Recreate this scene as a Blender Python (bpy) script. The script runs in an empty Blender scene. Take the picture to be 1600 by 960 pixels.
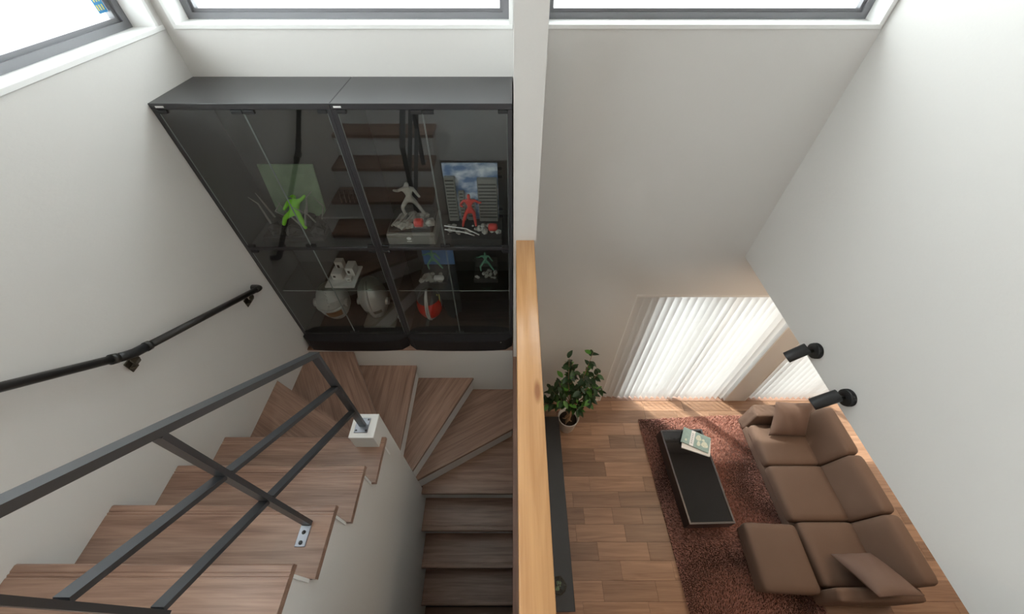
import bpy, bmesh, math, random
from mathutils import Vector, Matrix
random.seed(7)
SC = bpy.context.scene
COL = SC.collection
pi = math.pi

# ------------------------------------------------------------------ camera
ZC = 4.369
cam = bpy.data.cameras.new('camera')
cam.sensor_width = 36.0
cam.lens = 36.0 * 586.4 / 1600.0
cam.shift_x = -1.5 / 1600.0
cam.clip_start = 0.02
camo = bpy.data.objects.new('camera', cam)
COL.objects.link(camo)
camo.location = (0, 0, ZC)
camo.rotation_euler = (pi / 2 - 0.841, 0, 0)
SC.camera = camo

# ------------------------------------------------------------------ world, sun, exposure
SC.view_settings.view_transform = 'Standard'
SC.view_settings.look = 'None'
SC.view_settings.gamma = 1.0
SC.view_settings.use_curve_mapping = False
SC.view_settings.exposure = 0.55
w = bpy.data.worlds.new('world')
SC.world = w
w.use_nodes = True
bg = w.node_tree.nodes['Background']
bg.inputs[0].default_value = (0.925, 0.97, 1.0, 1)
bg.inputs[1].default_value = 5.0

sun = bpy.data.lights.new('sun', 'SUN')
sun.energy = 5.0
sun.angle = math.radians(2.0)
sun.color = (1.0, 0.93, 0.84)
suno = bpy.data.objects.new('sun', sun)
COL.objects.link(suno)
suno.location = (-4, 8, 12)
suno.rotation_euler = Vector((0.62, -0.62, -1.25)).to_track_quat('-Z', 'Y').to_euler()


def portal(name, loc, rot, sx, sy):
    l = bpy.data.lights.new(name, 'AREA')
    l.shape = 'RECTANGLE'
    l.size = sx
    l.size_y = sy
    l.cycles.is_portal = True
    o = bpy.data.objects.new(name, l)
    COL.objects.link(o)
    o.location = loc
    o.rotation_euler = rot
    return o


portal('daylight_portal', (-0.85, 2.50, 4.48), (-pi / 2, 0, 0), 1.72, 1.16)
portal('daylight_portal', (0.99, 2.50, 4.48), (-pi / 2, 0, 0), 1.72, 1.16)
portal('daylight_portal', (-1.95, 0.5, 4.48), (0, -pi / 2, 0), 1.16, 3.5)
portal('daylight_portal', (1.90, 2.52, 0.98), (-pi / 2, 0, 0), 1.62, 1.98)
portal('daylight_portal', (3.75, 2.52, 0.98), (-pi / 2, 0, 0), 1.62, 1.98)


# ------------------------------------------------------------------ materials
def new_mat(name):
    m = bpy.data.materials.new(name)
    m.use_nodes = True
    nt = m.node_tree
    return m, nt, nt.nodes['Principled BSDF'], nt.nodes['Material Output']


def plain(name, col, rough=0.5, metal=0.0, bump=0.0, bscale=200.0, spec=0.5, var=0.0, coat=0.0, vscale=3.0):
    m, nt, b, out = new_mat(name)
    b.inputs['Base Color'].default_value = (*col, 1)
    b.inputs['Roughness'].default_value = rough
    b.inputs['Metallic'].default_value = metal
    b.inputs['Specular IOR Level'].default_value = spec
    b.inputs['Coat Weight'].default_value = coat
    tc = nt.nodes.new('ShaderNodeTexCoord')
    if bump:
        n = nt.nodes.new('ShaderNodeTexNoise')
        n.inputs['Scale'].default_value = bscale
        n.inputs['Detail'].default_value = 3
        bp = nt.nodes.new('ShaderNodeBump')
        bp.inputs['Strength'].default_value = bump
        bp.inputs['Distance'].default_value = 0.002
        nt.links.new(tc.outputs['Object'], n.inputs['Vector'])
        nt.links.new(n.outputs['Fac'], bp.inputs['Height'])
        nt.links.new(bp.outputs['Normal'], b.inputs['Normal'])
    if var:
        n2 = nt.nodes.new('ShaderNodeTexNoise')
        n2.inputs['Scale'].default_value = vscale
        n2.inputs['Detail'].default_value = 4
        mx = nt.nodes.new('ShaderNodeMix')
        mx.data_type = 'RGBA'
        mx.inputs['A'].default_value = (*[c * (1 - var) for c in col], 1)
        mx.inputs['B'].default_value = (*[min(1, c * (1 + var)) for c in col], 1)
        nt.links.new(tc.outputs['Object'], n2.inputs['Vector'])
        nt.links.new(n2.outputs['Fac'], mx.inputs['Factor'])
        nt.links.new(mx.outputs['Result'], b.inputs['Base Color'])
    return m


def wood(name, dark, light, axis=0, rough=0.4, scale=1.0, rnd=0.25, knots=False, contrast=(0.3, 0.72)):
    m, nt, b, out = new_mat(name)
    N, L = nt.nodes.new, nt.links.new
    tc = N('ShaderNodeTexCoord')
    oi = N('ShaderNodeObjectInfo')
    mul = N('ShaderNodeVectorMath'); mul.operation = 'SCALE'
    mul.inputs[0].default_value = (13.1, 7.7, 5.3)
    L(oi.outputs['Random'], mul.inputs['Scale'])
    add = N('ShaderNodeVectorMath'); add.operation = 'ADD'
    L(tc.outputs['Object'], add.inputs[0]); L(mul.outputs[0], add.inputs[1])
    mp = N('ShaderNodeMapping')
    s = [22 * scale, 22 * scale, 22 * scale]; s[axis] = 1.5 * scale
    mp.inputs['Scale'].default_value = s
    L(add.outputs[0], mp.inputs['Vector'])
    n1 = N('ShaderNodeTexNoise')
    n1.inputs['Scale'].default_value = 1.0; n1.inputs['Detail'].default_value = 6
    n1.inputs['Distortion'].default_value = 1.2
    L(mp.outputs[0], n1.inputs['Vector'])
    mp2 = N('ShaderNodeMapping')
    s2 = [160 * scale] * 3; s2[axis] = 5 * scale
    mp2.inputs['Scale'].default_value = s2
    L(add.outputs[0], mp2.inputs['Vector'])
    n2 = N('ShaderNodeTexNoise'); n2.inputs['Scale'].default_value = 1.0; n2.inputs['Detail'].default_value = 2
    L(mp2.outputs[0], n2.inputs['Vector'])
    mixf = N('ShaderNodeMath'); mixf.operation = 'MULTIPLY_ADD'
    mixf.inputs[1].default_value = 0.3
    L(n2.outputs['Fac'], mixf.inputs[0])
    sc = N('ShaderNodeMath'); sc.operation = 'MULTIPLY'; sc.inputs[1].default_value = 0.7
    L(n1.outputs['Fac'], sc.inputs[0]); L(sc.outputs[0], mixf.inputs[2])
    cr = N('ShaderNodeValToRGB')
    cr.color_ramp.elements[0].position = contrast[0]; cr.color_ramp.elements[0].color = (*dark, 1)
    cr.color_ramp.elements[1].position = contrast[1]; cr.color_ramp.elements[1].color = (*light, 1)
    L(mixf.outputs[0], cr.inputs[0])
    colout = cr.outputs[0]
    if knots:
        mp3 = N('ShaderNodeMapping'); s3 = [9.0] * 3; s3[axis] = 2.4
        mp3.inputs['Scale'].default_value = s3
        L(tc.outputs['Object'], mp3.inputs['Vector'])
        vo = N('ShaderNodeTexVoronoi'); vo.inputs['Scale'].default_value = 1.0
        vo.inputs['Randomness'].default_value = 1.0
        L(mp3.outputs[0], vo.inputs['Vector'])
        kr = N('ShaderNodeValToRGB')
        kr.color_ramp.elements[0].position = 0.07; kr.color_ramp.elements[0].color = (1, 1, 1, 1)
        kr.color_ramp.elements[1].position = 0.16; kr.color_ramp.elements[1].color = (0, 0, 0, 1)
        L(vo.outputs['Distance'], kr.inputs[0])
        km = N('ShaderNodeMix'); km.data_type = 'RGBA'
        L(kr.outputs[0], km.inputs['Factor']); L(colout, km.inputs['A'])
        km.inputs['B'].default_value = (dark[0] * .62, dark[1] * .5, dark[2] * .45, 1)
        colout = km.outputs['Result']
    hs = N('ShaderNodeHueSaturation')
    mr = N('ShaderNodeMapRange')
    mr.inputs['To Min'].default_value = 1 - rnd; mr.inputs['To Max'].default_value = 1 + rnd
    L(oi.outputs['Random'], mr.inputs['Value']); L(mr.outputs[0], hs.inputs['Value'])
    L(colout, hs.inputs['Color'])
    L(hs.outputs[0], b.inputs['Base Color'])
    b.inputs['Roughness'].default_value = rough
    bp = N('ShaderNodeBump'); bp.inputs['Strength'].default_value = 0.12; bp.inputs['Distance'].default_value = 0.001
    L(mixf.outputs[0], bp.inputs['Height']); L(bp.outputs[0], b.inputs['Normal'])
    return m


def thin_glass(name, tint=(0.93, 0.96, 0.95), ior=1.5, boost=1.0):
    m = bpy.data.materials.new(name); m.use_nodes = True
    nt = m.node_tree; nt.nodes.clear()
    N, L = nt.nodes.new, nt.links.new
    out = N('ShaderNodeOutputMaterial')
    tr = N('ShaderNodeBsdfTransparent'); tr.inputs[0].default_value = (*tint, 1)
    gl = N('ShaderNodeBsdfGlossy'); gl.inputs['Roughness'].default_value = 0.0
    # Schlick reflectance of a pane, the same on both faces
    f0 = ((ior - 1) / (ior + 1)) ** 2 * boost
    fr = N('ShaderNodeLayerWeight'); fr.inputs['Blend'].default_value = 0.5
    pw = N('ShaderNodeMath'); pw.operation = 'POWER'; pw.inputs[1].default_value = 5.0
    L(fr.outputs['Facing'], pw.inputs[0])
    mu = N('ShaderNodeMath'); mu.operation = 'MULTIPLY_ADD'; mu.inputs[1].default_value = 1 - f0; mu.inputs[2].default_value = f0; mu.use_clamp = True
    L(pw.outputs[0], mu.inputs[0])
    mx = N('ShaderNodeMixShader')
    L(mu.outputs[0], mx.inputs[0]); L(tr.outputs[0], mx.inputs[1]); L(gl.outputs[0], mx.inputs[2])
    L(mx.outputs[0], out.inputs[0])
    return m


def blind_mat(name, col, trans=0.5):
    m = bpy.data.materials.new(name); m.use_nodes = True
    nt = m.node_tree; nt.nodes.clear()
    N, L = nt.nodes.new, nt.links.new
    out = N('ShaderNodeOutputMaterial')
    d = N('ShaderNodeBsdfDiffuse'); d.inputs[0].default_value = (*col, 1)
    t = N('ShaderNodeBsdfTranslucent'); t.inputs[0].default_value = (*col, 1)
    mx = N('ShaderNodeMixShader'); mx.inputs[0].default_value = trans
    L(d.outputs[0], mx.inputs[1]); L(t.outputs[0], mx.inputs[2]); L(mx.outputs[0], out.inputs[0])
    return m


def pile_mat(name):
    m, nt, b, out = new_mat(name)
    N, L = nt.nodes.new, nt.links.new
    tc = N('ShaderNodeTexCoord')
    n = N('ShaderNodeTexNoise'); n.inputs['Scale'].default_value = 38; n.inputs['Detail'].default_value = 3
    L(tc.outputs['Object'], n.inputs['Vector'])
    cr = N('ShaderNodeValToRGB')
    cr.color_ramp.elements[0].position = 0.3; cr.color_ramp.elements[0].color = (0.33, 0.135, 0.098, 1)
    cr.color_ramp.elements[1].position = 0.72; cr.color_ramp.elements[1].color = (0.70, 0.37, 0.29, 1)
    L(n.outputs['Fac'], cr.inputs[0]); L(cr.outputs[0], b.inputs['Base Color'])
    b.inputs['Roughness'].default_value = 0.75
    b.inputs['Sheen Weight'].default_value = 0.2
    return m


def leaf_mat(name):
    m, nt, b, out = new_mat(name)
    N, L = nt.nodes.new, nt.links.new
    oi = N('ShaderNodeObjectInfo')
    cr = N('ShaderNodeValToRGB')
    e = cr.color_ramp.elements
    e[0].position = 0.0; e[0].color = (0.012, 0.035, 0.012, 1)
    e[1].position = 0.85; e[1].color = (0.03, 0.085, 0.022, 1)
    e2 = e.new(0.93); e2.color = (0.10, 0.30, 0.035, 1)
    L(oi.outputs['Random'], cr.inputs[0]); L(cr.outputs[0], b.inputs['Base Color'])
    b.inputs['Roughness'].default_value = 0.4
    return m


def sky_print(name):
    m, nt, b, out = new_mat(name)
    N, L = nt.nodes.new, nt.links.new
    tc = N('ShaderNodeTexCoord')
    mp = N('ShaderNodeMapping'); mp.inputs['Scale'].default_value = (9, 9, 16)
    n = N('ShaderNodeTexNoise'); n.inputs['Scale'].default_value = 1.0; n.inputs['Detail'].default_value = 5
    L(tc.outputs['Object'], mp.inputs['Vector']); L(mp.outputs[0], n.inputs['Vector'])
    cr = N('ShaderNodeValToRGB')
    cr.color_ramp.elements[0].position = 0.42; cr.color_ramp.elements[0].color = (0.13, 0.22, 0.42, 1)
    cr.color_ramp.elements[1].position = 0.66; cr.color_ramp.elements[1].color = (0.85, 0.9, 0.95, 1)
    L(n.outputs['Fac'], cr.inputs[0]); L(cr.outputs[0], b.inputs['Base Color'])
    b.inputs['Roughness'].default_value = 0.4
    return m


def wall_mat(name, col):
    m, nt, b, out = new_mat(name)
    N, L = nt.nodes.new, nt.links.new
    b.inputs['Base Color'].default_value = (*col, 1)
    b.inputs['Roughness'].default_value = 0.9
    b.inputs['Specular IOR Level'].default_value = 0.2
    tc = N('ShaderNodeTexCoord')
    mp = N('ShaderNodeMapping'); mp.inputs['Scale'].default_value = (40, 40, 90)
    n = N('ShaderNodeTexNoise'); n.inputs['Scale'].default_value = 1.0; n.inputs['Detail'].default_value = 5
    n.inputs['Distortion'].default_value = 0.6
    L(tc.outputs['Object'], mp.inputs['Vector']); L(mp.outputs[0], n.inputs['Vector'])
    bp = N('ShaderNodeBump'); bp.inputs['Strength'].default_value = 0.22; bp.inputs['Distance'].default_value = 0.0025
    L(n.outputs['Fac'], bp.inputs['Height']); L(bp.outputs[0], b.inputs['Normal'])
    return m


M = {}
M['wall'] = wall_mat('white_wallpaper', (0.70, 0.684, 0.664))
M['white'] = plain('white_paint', (0.84, 0.84, 0.83), 0.35)
M['ceiling'] = plain('ceiling_paper', (0.82, 0.82, 0.81), 0.9)
M['walnut'] = wood('walnut_tread', (0.175, 0.098, 0.070), (0.43, 0.275, 0.205), 0, 0.3, 1.0, 0.07)
M['walnut_y'] = wood('walnut_board', (0.10, 0.05, 0.034), (0.23, 0.125, 0.085), 1, 0.36, 1.0, 0.1)
M['plank'] = wood('walnut_floor', (0.235, 0.13, 0.080), (0.44, 0.27, 0.175), 0, 0.36, 0.9, 0.26)
M['pine'] = wood('varnished_pine', (0.40, 0.195, 0.080), (0.58, 0.325, 0.145), 1, 0.26, 0.8, 0.0, knots=True)
M['floor_base'] = plain('floor_joint', (0.055, 0.03, 0.02), 0.7)
M['alu'] = plain('grey_aluminium', (0.20, 0.20, 0.215), 0.4, 0.3)
M['black_metal'] = plain('black_metal', (0.035, 0.036, 0.038), 0.42, 0.5)
M['rail_metal'] = plain('dark_steel', (0.085, 0.088, 0.095), 0.34, 0.6)
M['handrail'] = plain('black_tube', (0.022, 0.021, 0.020), 0.33)
M['bracket'] = plain('bronze_bracket', (0.07, 0.06, 0.045), 0.5, 0.4)
M['plate'] = plain('zinc_plate', (0.27, 0.28, 0.32), 0.32, 0.85)
M['chrome'] = plain('bright_steel', (0.7, 0.7, 0.7), 0.2, 1.0)
M['cab'] = plain('black_laminate', (0.036, 0.036, 0.040), 0.28, 0.0, spec=0.5)
M['cab_in'] = plain('black_matt_board', (0.026, 0.026, 0.026), 0.6)
M['plinth'] = plain('matt_black_base', (0.011, 0.010, 0.012), 0.65)
M['glass'] = thin_glass('cabinet_glass', (0.95, 0.97, 0.965), 1.52, 2.1)
M['shelf_glass'] = thin_glass('shelf_glass', (0.80, 0.88, 0.85), 1.52, 1.0)
M['win_glass'] = thin_glass('window_glass', (0.96, 0.98, 0.97), 1.45, 1.0)
M['glass_edge'] = plain('glass_edge', (0.33, 0.38, 0.37), 0.15)
M['acrylic'] = thin_glass('acrylic', (0.86, 0.9, 0.9), 1.4, 1.0)
M['blind'] = blind_mat('blind_fabric', (0.78, 0.77, 0.76), 0.18)
M['sofa'] = plain('brown_fabric', (0.165, 0.110, 0.084), 0.85, 0, 0.5, 900, 0.2, 0.10)
M['cushion'] = plain('brown_cushion_fabric', (0.160, 0.105, 0.083), 0.62, 0, 0.4, 700, 0.35, 0.08)
M['rug_base'] = plain('rug_backing', (0.08, 0.04, 0.03), 0.9)
M['pile'] = pile_mat('rug_pile')
M['tbl'] = plain('black_lacquer', (0.020, 0.018, 0.020), 0.35)
M['tbl_rim'] = plain('dark_bevelled_rim', (0.07, 0.066, 0.07), 0.3)
M['tbl_glass'] = plain('black_glass', (0.006, 0.006, 0.007), 0.05)
M['tv'] = plain('charcoal_board', (0.040, 0.040, 0.042), 0.38, var=0.2)
M['pot'] = plain('white_ceramic', (0.66, 0.65, 0.62), 0.28)
M['soil'] = plain('soil', (0.022, 0.015, 0.010), 0.95, bump=1.0, bscale=90)
M['bark'] = plain('bark', (0.30, 0.19, 0.11), 0.8, bump=0.8, bscale=60, var=0.35, vscale=40)
M['leaf'] = leaf_mat('leaf')
M['paper'] = plain('paper', (0.80, 0.79, 0.76), 0.7)
M['book'] = plain('green_cover', (0.28, 0.38, 0.35), 0.4, var=0.25, vscale=30)
M['bookw'] = plain('white_cover', (0.80, 0.78, 0.76), 0.45)
M['ink'] = plain('ink', (0.12, 0.15, 0.14), 0.6)
M['art'] = plain('cover_art', (0.62, 0.64, 0.52), 0.5, var=0.3, vscale=60)
M['blue'] = plain('blue_sticker', (0.06, 0.30, 0.62), 0.5)
M['yellow'] = plain('yellow_print', (0.75, 0.70, 0.20), 0.5)
M['outdoor'] = plain('pale_render', (0.82, 0.82, 0.81), 0.9, var=0.05, vscale=0.6)
M['outline'] = plain('grey_coping', (0.62, 0.62, 0.62), 0.8)
M['silver'] = plain('silver_lacquer', (0.62, 0.62, 0.61), 0.3, 0.45)
M['silver2'] = plain('worn_grey_paint', (0.50, 0.50, 0.49), 0.45, 0.2, var=0.2, vscale=20)
M['red'] = plain('red_gloss', (0.60, 0.025, 0.015), 0.15)
M['redm'] = plain('red_paint', (0.62, 0.06, 0.045), 0.4)
M['green'] = plain('bright_green_paint', (0.28, 0.78, 0.04), 0.45)
M['green2'] = plain('sea_green_paint', (0.10, 0.32, 0.20), 0.45)
M['tan'] = plain('tan_paint', (0.42, 0.22, 0.13), 0.5)
M['amber'] = plain('amber_visor', (0.23, 0.11, 0.04), 0.3)
M['darkvisor'] = plain('dark_visor', (0.02, 0.02, 0.02), 0.1)
M['rock'] = plain('rubble_grey', (0.34, 0.33, 0.30), 0.9, bump=1.0, bscale=80, var=0.4, vscale=30)
M['rockd'] = plain('rubble_dark', (0.045, 0.045, 0.042), 0.9, bump=1.0, bscale=80, var=0.4, vscale=30)
M['moss'] = plain('moss_board', (0.20, 0.29, 0.18), 0.6, var=0.4, vscale=12)
M['sky'] = sky_print('sky_backdrop')
M['skyblue'] = plain('blue_backdrop', (0.07, 0.20, 0.50), 0.5, var=0.3, vscale=18)
M['tower'] = plain('grey_tower_print', (0.25, 0.25, 0.23), 0.7, var=0.25, vscale=60)
M['grey_box'] = plain('warm_grey_box', (0.20, 0.19, 0.175), 0.5)
M['pale_model'] = plain('pale_model', (0.74, 0.74, 0.72), 0.6)
M['lamp_glow'] = None


# ------------------------------------------------------------------ mesh helpers
class MB:
    def __init__(self):
        self.v, self.f, self.sm = [], [], []

    def add(self, verts, faces, smooth=False):
        o = len(self.v)
        self.v += [Vector(p) for p in verts]
        self.f += [tuple(i + o for i in fa) for fa in faces]
        self.sm += [smooth] * len(faces)
        return self

    def box(self, x0, x1, y0, y1, z0, z1):
        v = [(x0, y0, z0), (x1, y0, z0), (x1, y1, z0), (x0, y1, z0), (x0, y0, z1), (x1, y0, z1), (x1, y1, z1), (x0, y1, z1)]
        return self.add(v, [(3, 2, 1, 0), (4, 5, 6, 7), (0, 1, 5, 4), (1, 2, 6, 5), (2, 3, 7, 6), (3, 0, 4, 7)])

    def bbox(self, x0, x1, y0, y1, z0, z1, r=0.003, seg=1):
        bm = bmesh.new()
        bmesh.ops.create_cube(bm, size=1)
        for q in bm.verts:
            q.co = Vector((x0 + (q.co.x + .5) * (x1 - x0), y0 + (q.co.y + .5) * (y1 - y0), z0 + (q.co.z + .5) * (z1 - z0)))
        bmesh.ops.bevel(bm, geom=bm.edges[:], offset=r, segments=seg, affect='EDGES', profile=0.5)
        self.addbm(bm, seg > 1)
        return self

    def addbm(self, bm, smooth=False):
        bm.verts.index_update()
        self.add([q.co.copy() for q in bm.verts], [tuple(q.index for q in fa.verts) for fa in bm.faces], smooth)
        bm.free()
        return self

    def prism(self, poly, z0, z1):
        """polygon (x,y) counter-clockwise, extruded in z"""
        n = len(poly)
        v = [(x, y, z0) for x, y in poly] + [(x, y, z1) for x, y in poly]
        f = [tuple(range(n - 1, -1, -1)), tuple(range(n, 2 * n))]
        f += [(i, (i + 1) % n, n + (i + 1) % n, n + i) for i in range(n)]
        return self.add(v, f)

    def prism_x(self, poly, x0, x1):
        """polygon (y,z) counter-clockwise seen from +x, extruded in x"""
        n = len(poly)
        v = [(x0, y, z) for y, z in poly] + [(x1, y, z) for y, z in poly]
        f = [tuple(range(n - 1, -1, -1)), tuple(range(n, 2 * n))]
        f += [(i, (i + 1) % n, n + (i + 1) % n, n + i) for i in range(n)]
        return self.add(v, f)

    def tube(self, pts, r, n=12, caps=True, smooth=True):
        pts = [Vector(p) for p in pts]
        rs = r if isinstance(r, (list, tuple)) else [r] * len(pts)
        rings = []
        t0 = (pts[1] - pts[0]).normalized()
        up = Vector((0, 0, 1)) if abs(t0.z) < .9 else Vector((1, 0, 0))
        a = t0.cross(up).normalized()
        for i, p in enumerate(pts):
            if i == 0: t = pts[1] - p
            elif i == len(pts) - 1: t = p - pts[i - 1]
            else: t = (pts[i + 1] - p).normalized() + (p - pts[i - 1]).normalized()
            t.normalize()
            a = (a - t * a.dot(t)).normalized()
            b = t.cross(a)
            rings.append([p + (a * math.cos(2 * pi * k / n) + b * math.sin(2 * pi * k / n)) * rs[i] for k in range(n)])
        v = [q for rg in rings for q in rg]
        f = []
        for i in range(len(pts) - 1):
            for k in range(n):
                f.append((i * n + k, i * n + (k + 1) % n, (i + 1) * n + (k + 1) % n, (i + 1) * n + k))
        o = len(self.v)
        self.add(v, f, smooth)
        if caps:
            self.f += [tuple(o + k for k in range(n - 1, -1, -1)), tuple(o + (len(pts) - 1) * n + k for k in range(n))]
            self.sm += [False, False]
        return self

    def bar(self, p, q, wx, wt):
        """rectangular bar lying in a yz-plane: width wx along x, thickness wt across its run"""
        p, q = Vector(p), Vector(q)
        t = (q - p).normalized()
        s = Vector((1, 0, 0))
        n = t.cross(s).normalized()
        v = []
        for e in (p, q):
            v += [e - s * wx / 2 - n * wt / 2, e + s * wx / 2 - n * wt / 2, e + s * wx / 2 + n * wt / 2, e - s * wx / 2 + n * wt / 2]
        return self.add(v, [(3, 2, 1, 0), (4, 5, 6, 7), (0, 1, 5, 4), (1, 2, 6, 5), (2, 3, 7, 6), (3, 0, 4, 7)])

    def lathe(self, prof, c=(0, 0, 0), n=24, smooth=True, sx=1.0, sy=1.0):
        c = Vector(c)
        v, f = [], []
        for r, z in prof:
            for k in range(n):
                v.append(c + Vector((r * sx * math.cos(2 * pi * k / n), r * sy * math.sin(2 * pi * k / n), z)))
        for i in range(len(prof) - 1):
            for k in range(n):
                f.append((i * n + k, i * n + (k + 1) % n, (i + 1) * n + (k + 1) % n, (i + 1) * n + k))
        if prof[0][0] > 1e-6: f.append(tuple(range(n - 1, -1, -1)))
        if prof[-1][0] > 1e-6: f.append(tuple((len(prof) - 1) * n + k for k in range(n)))
        return self.add(v, f, smooth)

    def softbox(self, x0, x1, y0, y1, z0, z1, r=0.03, n=8, crown=0.0, fn=None):
        bm = bmesh.new()
        bmesh.ops.create_cube(bm, size=2)
        bmesh.ops.subdivide_edges(bm, edges=bm.edges[:], cuts=n, use_grid_fill=True)
        hx, hy, hz = (x1 - x0) / 2, (y1 - y0) / 2, (z1 - z0) / 2
        r = min(r, hx * .98, hy * .98, hz * .98)
        c = Vector(((x0 + x1) / 2, (y0 + y1) / 2, (z0 + z1) / 2))
        for q in bm.verts:
            u = q.co.copy()
            # concentrate the grid towards the edges
            u = Vector([math.copysign(1 - (1 - abs(k)) ** 1.6, k) for k in u])
            p = Vector((u.x * hx, u.y * hy, u.z * hz))
            inner = Vector((max(-hx + r, min(hx - r, p.x)), max(-hy + r, min(hy - r, p.y)), max(-hz + r, min(hz - r, p.z))))
            d = p - inner
            if d.length > 1e-9:
                p = inner + d.normalized() * r
            if crown:
                if u.z > 0.5:
                    p.z += crown * (1 - (p.x / hx) ** 2) * (1 - (p.y / hy) ** 2)
            p += c
            q.co = fn(p) if fn else p
        self.addbm(bm, True)
        return self

    def pillow(self, mat4, sx, sy, t, n=14):
        """square scatter cushion, thickness t, in the frame mat4"""
        v, f = [], []
        for side in (1, -1):
            o = len(v)
            for j in range(n + 1):
                for i in range(n + 1):
                    u, w_ = -1 + 2 * i / n, -1 + 2 * j / n
                    prof = (1 - abs(u) ** 2.6) * (1 - abs(w_) ** 2.6)
                    z = side * (t / 2 * max(0, prof) ** 0.55 + 0.004)
                    pin = 1 - 0.05 * (1 - abs(u)) * (abs(w_) ** 3)
                    pin2 = 1 - 0.05 * (1 - abs(w_)) * (abs(u) ** 3)
                    z += side * 0.004 * math.sin(9 * u + 4 * w_) * prof
                    v.append(mat4 @ Vector((u * sx / 2 * pin2, w_ * sy / 2 * pin, z)))
            for j in range(n):
                for i in range(n):
                    a = o + j * (n + 1) + i
                    q = (a, a + 1, a + n + 2, a + n + 1)
                    f.append(q if side > 0 else q[::-1])
        # side strip
        m = (n + 1) ** 2
        ring = [i for i in range(n + 1)] + [j * (n + 1) + n for j in range(1, n + 1)] + [n * (n + 1) + i for i in range(n - 1, -1, -1)] + [j * (n + 1) for j in range(n - 1, 0, -1)]
        for k in range(len(ring)):
            a, b = ring[k], ring[(k + 1) % len(ring)]
            f.append((a, a + m, b + m, b)[::-1] if False else (b, a, a + m, b + m))
        return self.add(v, f, True)

    def build(self, name, mat, parent=None, rotz=0.0, origin=None):
        xs = [p.x for p in self.v]; ys = [p.y for p in self.v]; zs = [p.z for p in self.v]
        c = Vector(origin) if origin else Vector(((min(xs) + max(xs)) / 2, (min(ys) + max(ys)) / 2, (min(zs) + max(zs)) / 2))
        R = Matrix.Rotation(-rotz, 4, 'Z')
        me = bpy.data.meshes.new(name)
        me.from_pydata([R @ (p - c) for p in self.v], [], self.f)
        me.polygons.foreach_set('use_smooth', self.sm)
        me.materials.append(M[mat] if isinstance(mat, str) else mat)
        me.update()
        o = bpy.data.objects.new(name, me)
        COL.objects.link(o)
        o.rotation_euler = (0, 0, rotz)
        place(o, c, parent)
        return o


WPOS = {}


def place(o, c, parent):
    WPOS[o] = Vector(c)
    if parent is not None:
        o.parent = parent
        pm = Matrix.Rotation(-parent.rotation_euler.z, 4, 'Z') if parent.parent is None else Matrix.Rotation(-parent.rotation_euler.z, 4, 'Z')
        o.location = pm @ (Vector(c) - WPOS[parent])
        o.rotation_euler = (0, 0, o.rotation_euler.z - parent.rotation_euler.z)
    else:
        o.location = c


def tag(o, label, cat=None, group=None, kind=None):
    o['label'] = label
    if cat: o['category'] = cat
    if group: o['group'] = group
    if kind: o['kind'] = kind
    return o


def thing(name, label, cat, loc, group=None, kind=None):
    o = bpy.data.objects.new(name, None)
    o.empty_display_size = 0.1
    COL.objects.link(o)
    place(o, loc, None)
    return tag(o, label, cat, group, kind)


def struct(mb, name, mat, label, cat):
    return tag(mb.build(name, mat), label, cat, kind='structure')


# ------------------------------------------------------------------ dimensions (metres, floor = 0, camera above x=y=0)
XL, XR, YB = -1.745, 1.855, 2.30
XE = 4.70          # right end of the living room below
YN = -3.0          # rear wall behind the camera
ZF2, ZCE = 3.0, 2.40
ZTOP = 5.30
YW = 1.855         # face of the stair wall under the ledge
RUN, H = 0.2415, 0.213
ZT1, YT1 = 2.787, 0.2064
XT = -0.771
WZ0, WZ1 = 3.895, 5.05

# ------------------------------------------------------------------ setting
# back wall with five openings
mb = MB()
mb.box(XL - .17, -1.70, YB, YB + .17, 0, ZTOP)
mb.box(-1.70, 1.845, YB, YB + .17, 1.96, WZ0)
mb.box(-1.70, 1.10, YB, YB + .17, 0, 1.96)
mb.box(-1.70, 1.845, YB, YB + .17, WZ1, ZTOP)
mb.box(0.0, 0.14, YB, YB + .17, WZ0, WZ1)
mb.box(1.845, 2.05, YB, YB + .17, 1.96, ZTOP)
mb.box(2.05, XE + .1, YB, YB + .17, 1.96, 2.6)
mb.box(2.70, 2.95, YB, YB + .17, 0, 1.96)
mb.box(1.10, 1.32, YB + .12, YB + .17, 0, 1.96)
mb.box(2.60, 2.70, YB + .12, YB + .17, 0, 1.96)
mb.box(4.55, XE + .1, YB, YB + .17, 0, 1.96)
struct(mb, 'wall_back', 'wall', 'tall white back wall rising from the living room blinds to the high windows', 'wall')
# left wall with window
LY0, LY1 = -1.3, 2.262
mb = MB()
mb.box(XL - .17, XL, YN, YB, 0, WZ0)
mb.box(XL - .17, XL, YN, YB, WZ1, ZTOP)
mb.box(XL - .17, XL, LY1, YB, WZ0, WZ1)
mb.box(XL - .17, XL, YN, LY0, WZ0, WZ1)
struct(mb, 'wall_left', 'wall', 'white textured stair wall on the left that carries the black handrail', 'wall')
mb = MB().box(XR, XR + .15, YN, YB, ZCE, ZTOP)
struct(mb, 'wall_right', 'wall', 'white upper wall on the right that carries two black spotlights', 'wall')
mb = MB().box(XE, XE + .15, YN, YB, 0, ZCE)
struct(mb, 'wall_living', 'wall', 'white end wall of the living room below, beyond the sofa', 'wall')
mb = MB().box(XL - .17, XE + .15, YN - .15, YN, 0, ZTOP)
struct(mb, 'wall_rear', 'wall', 'white rear wall behind the viewpoint', 'wall')
mb = MB().box(XL, 0.0, YW, YB, 0, 1.743)
struct(mb, 'wall_stair', 'wall', 'white wall under the cabinet ledge, meeting the winding treads', 'wall')
mb = MB().box(0.003, 0.138, YN, 1.79, 0, 1.743)
mb.box(0.003, 0.138, 1.79, YB, 0, 1.743)
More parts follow.
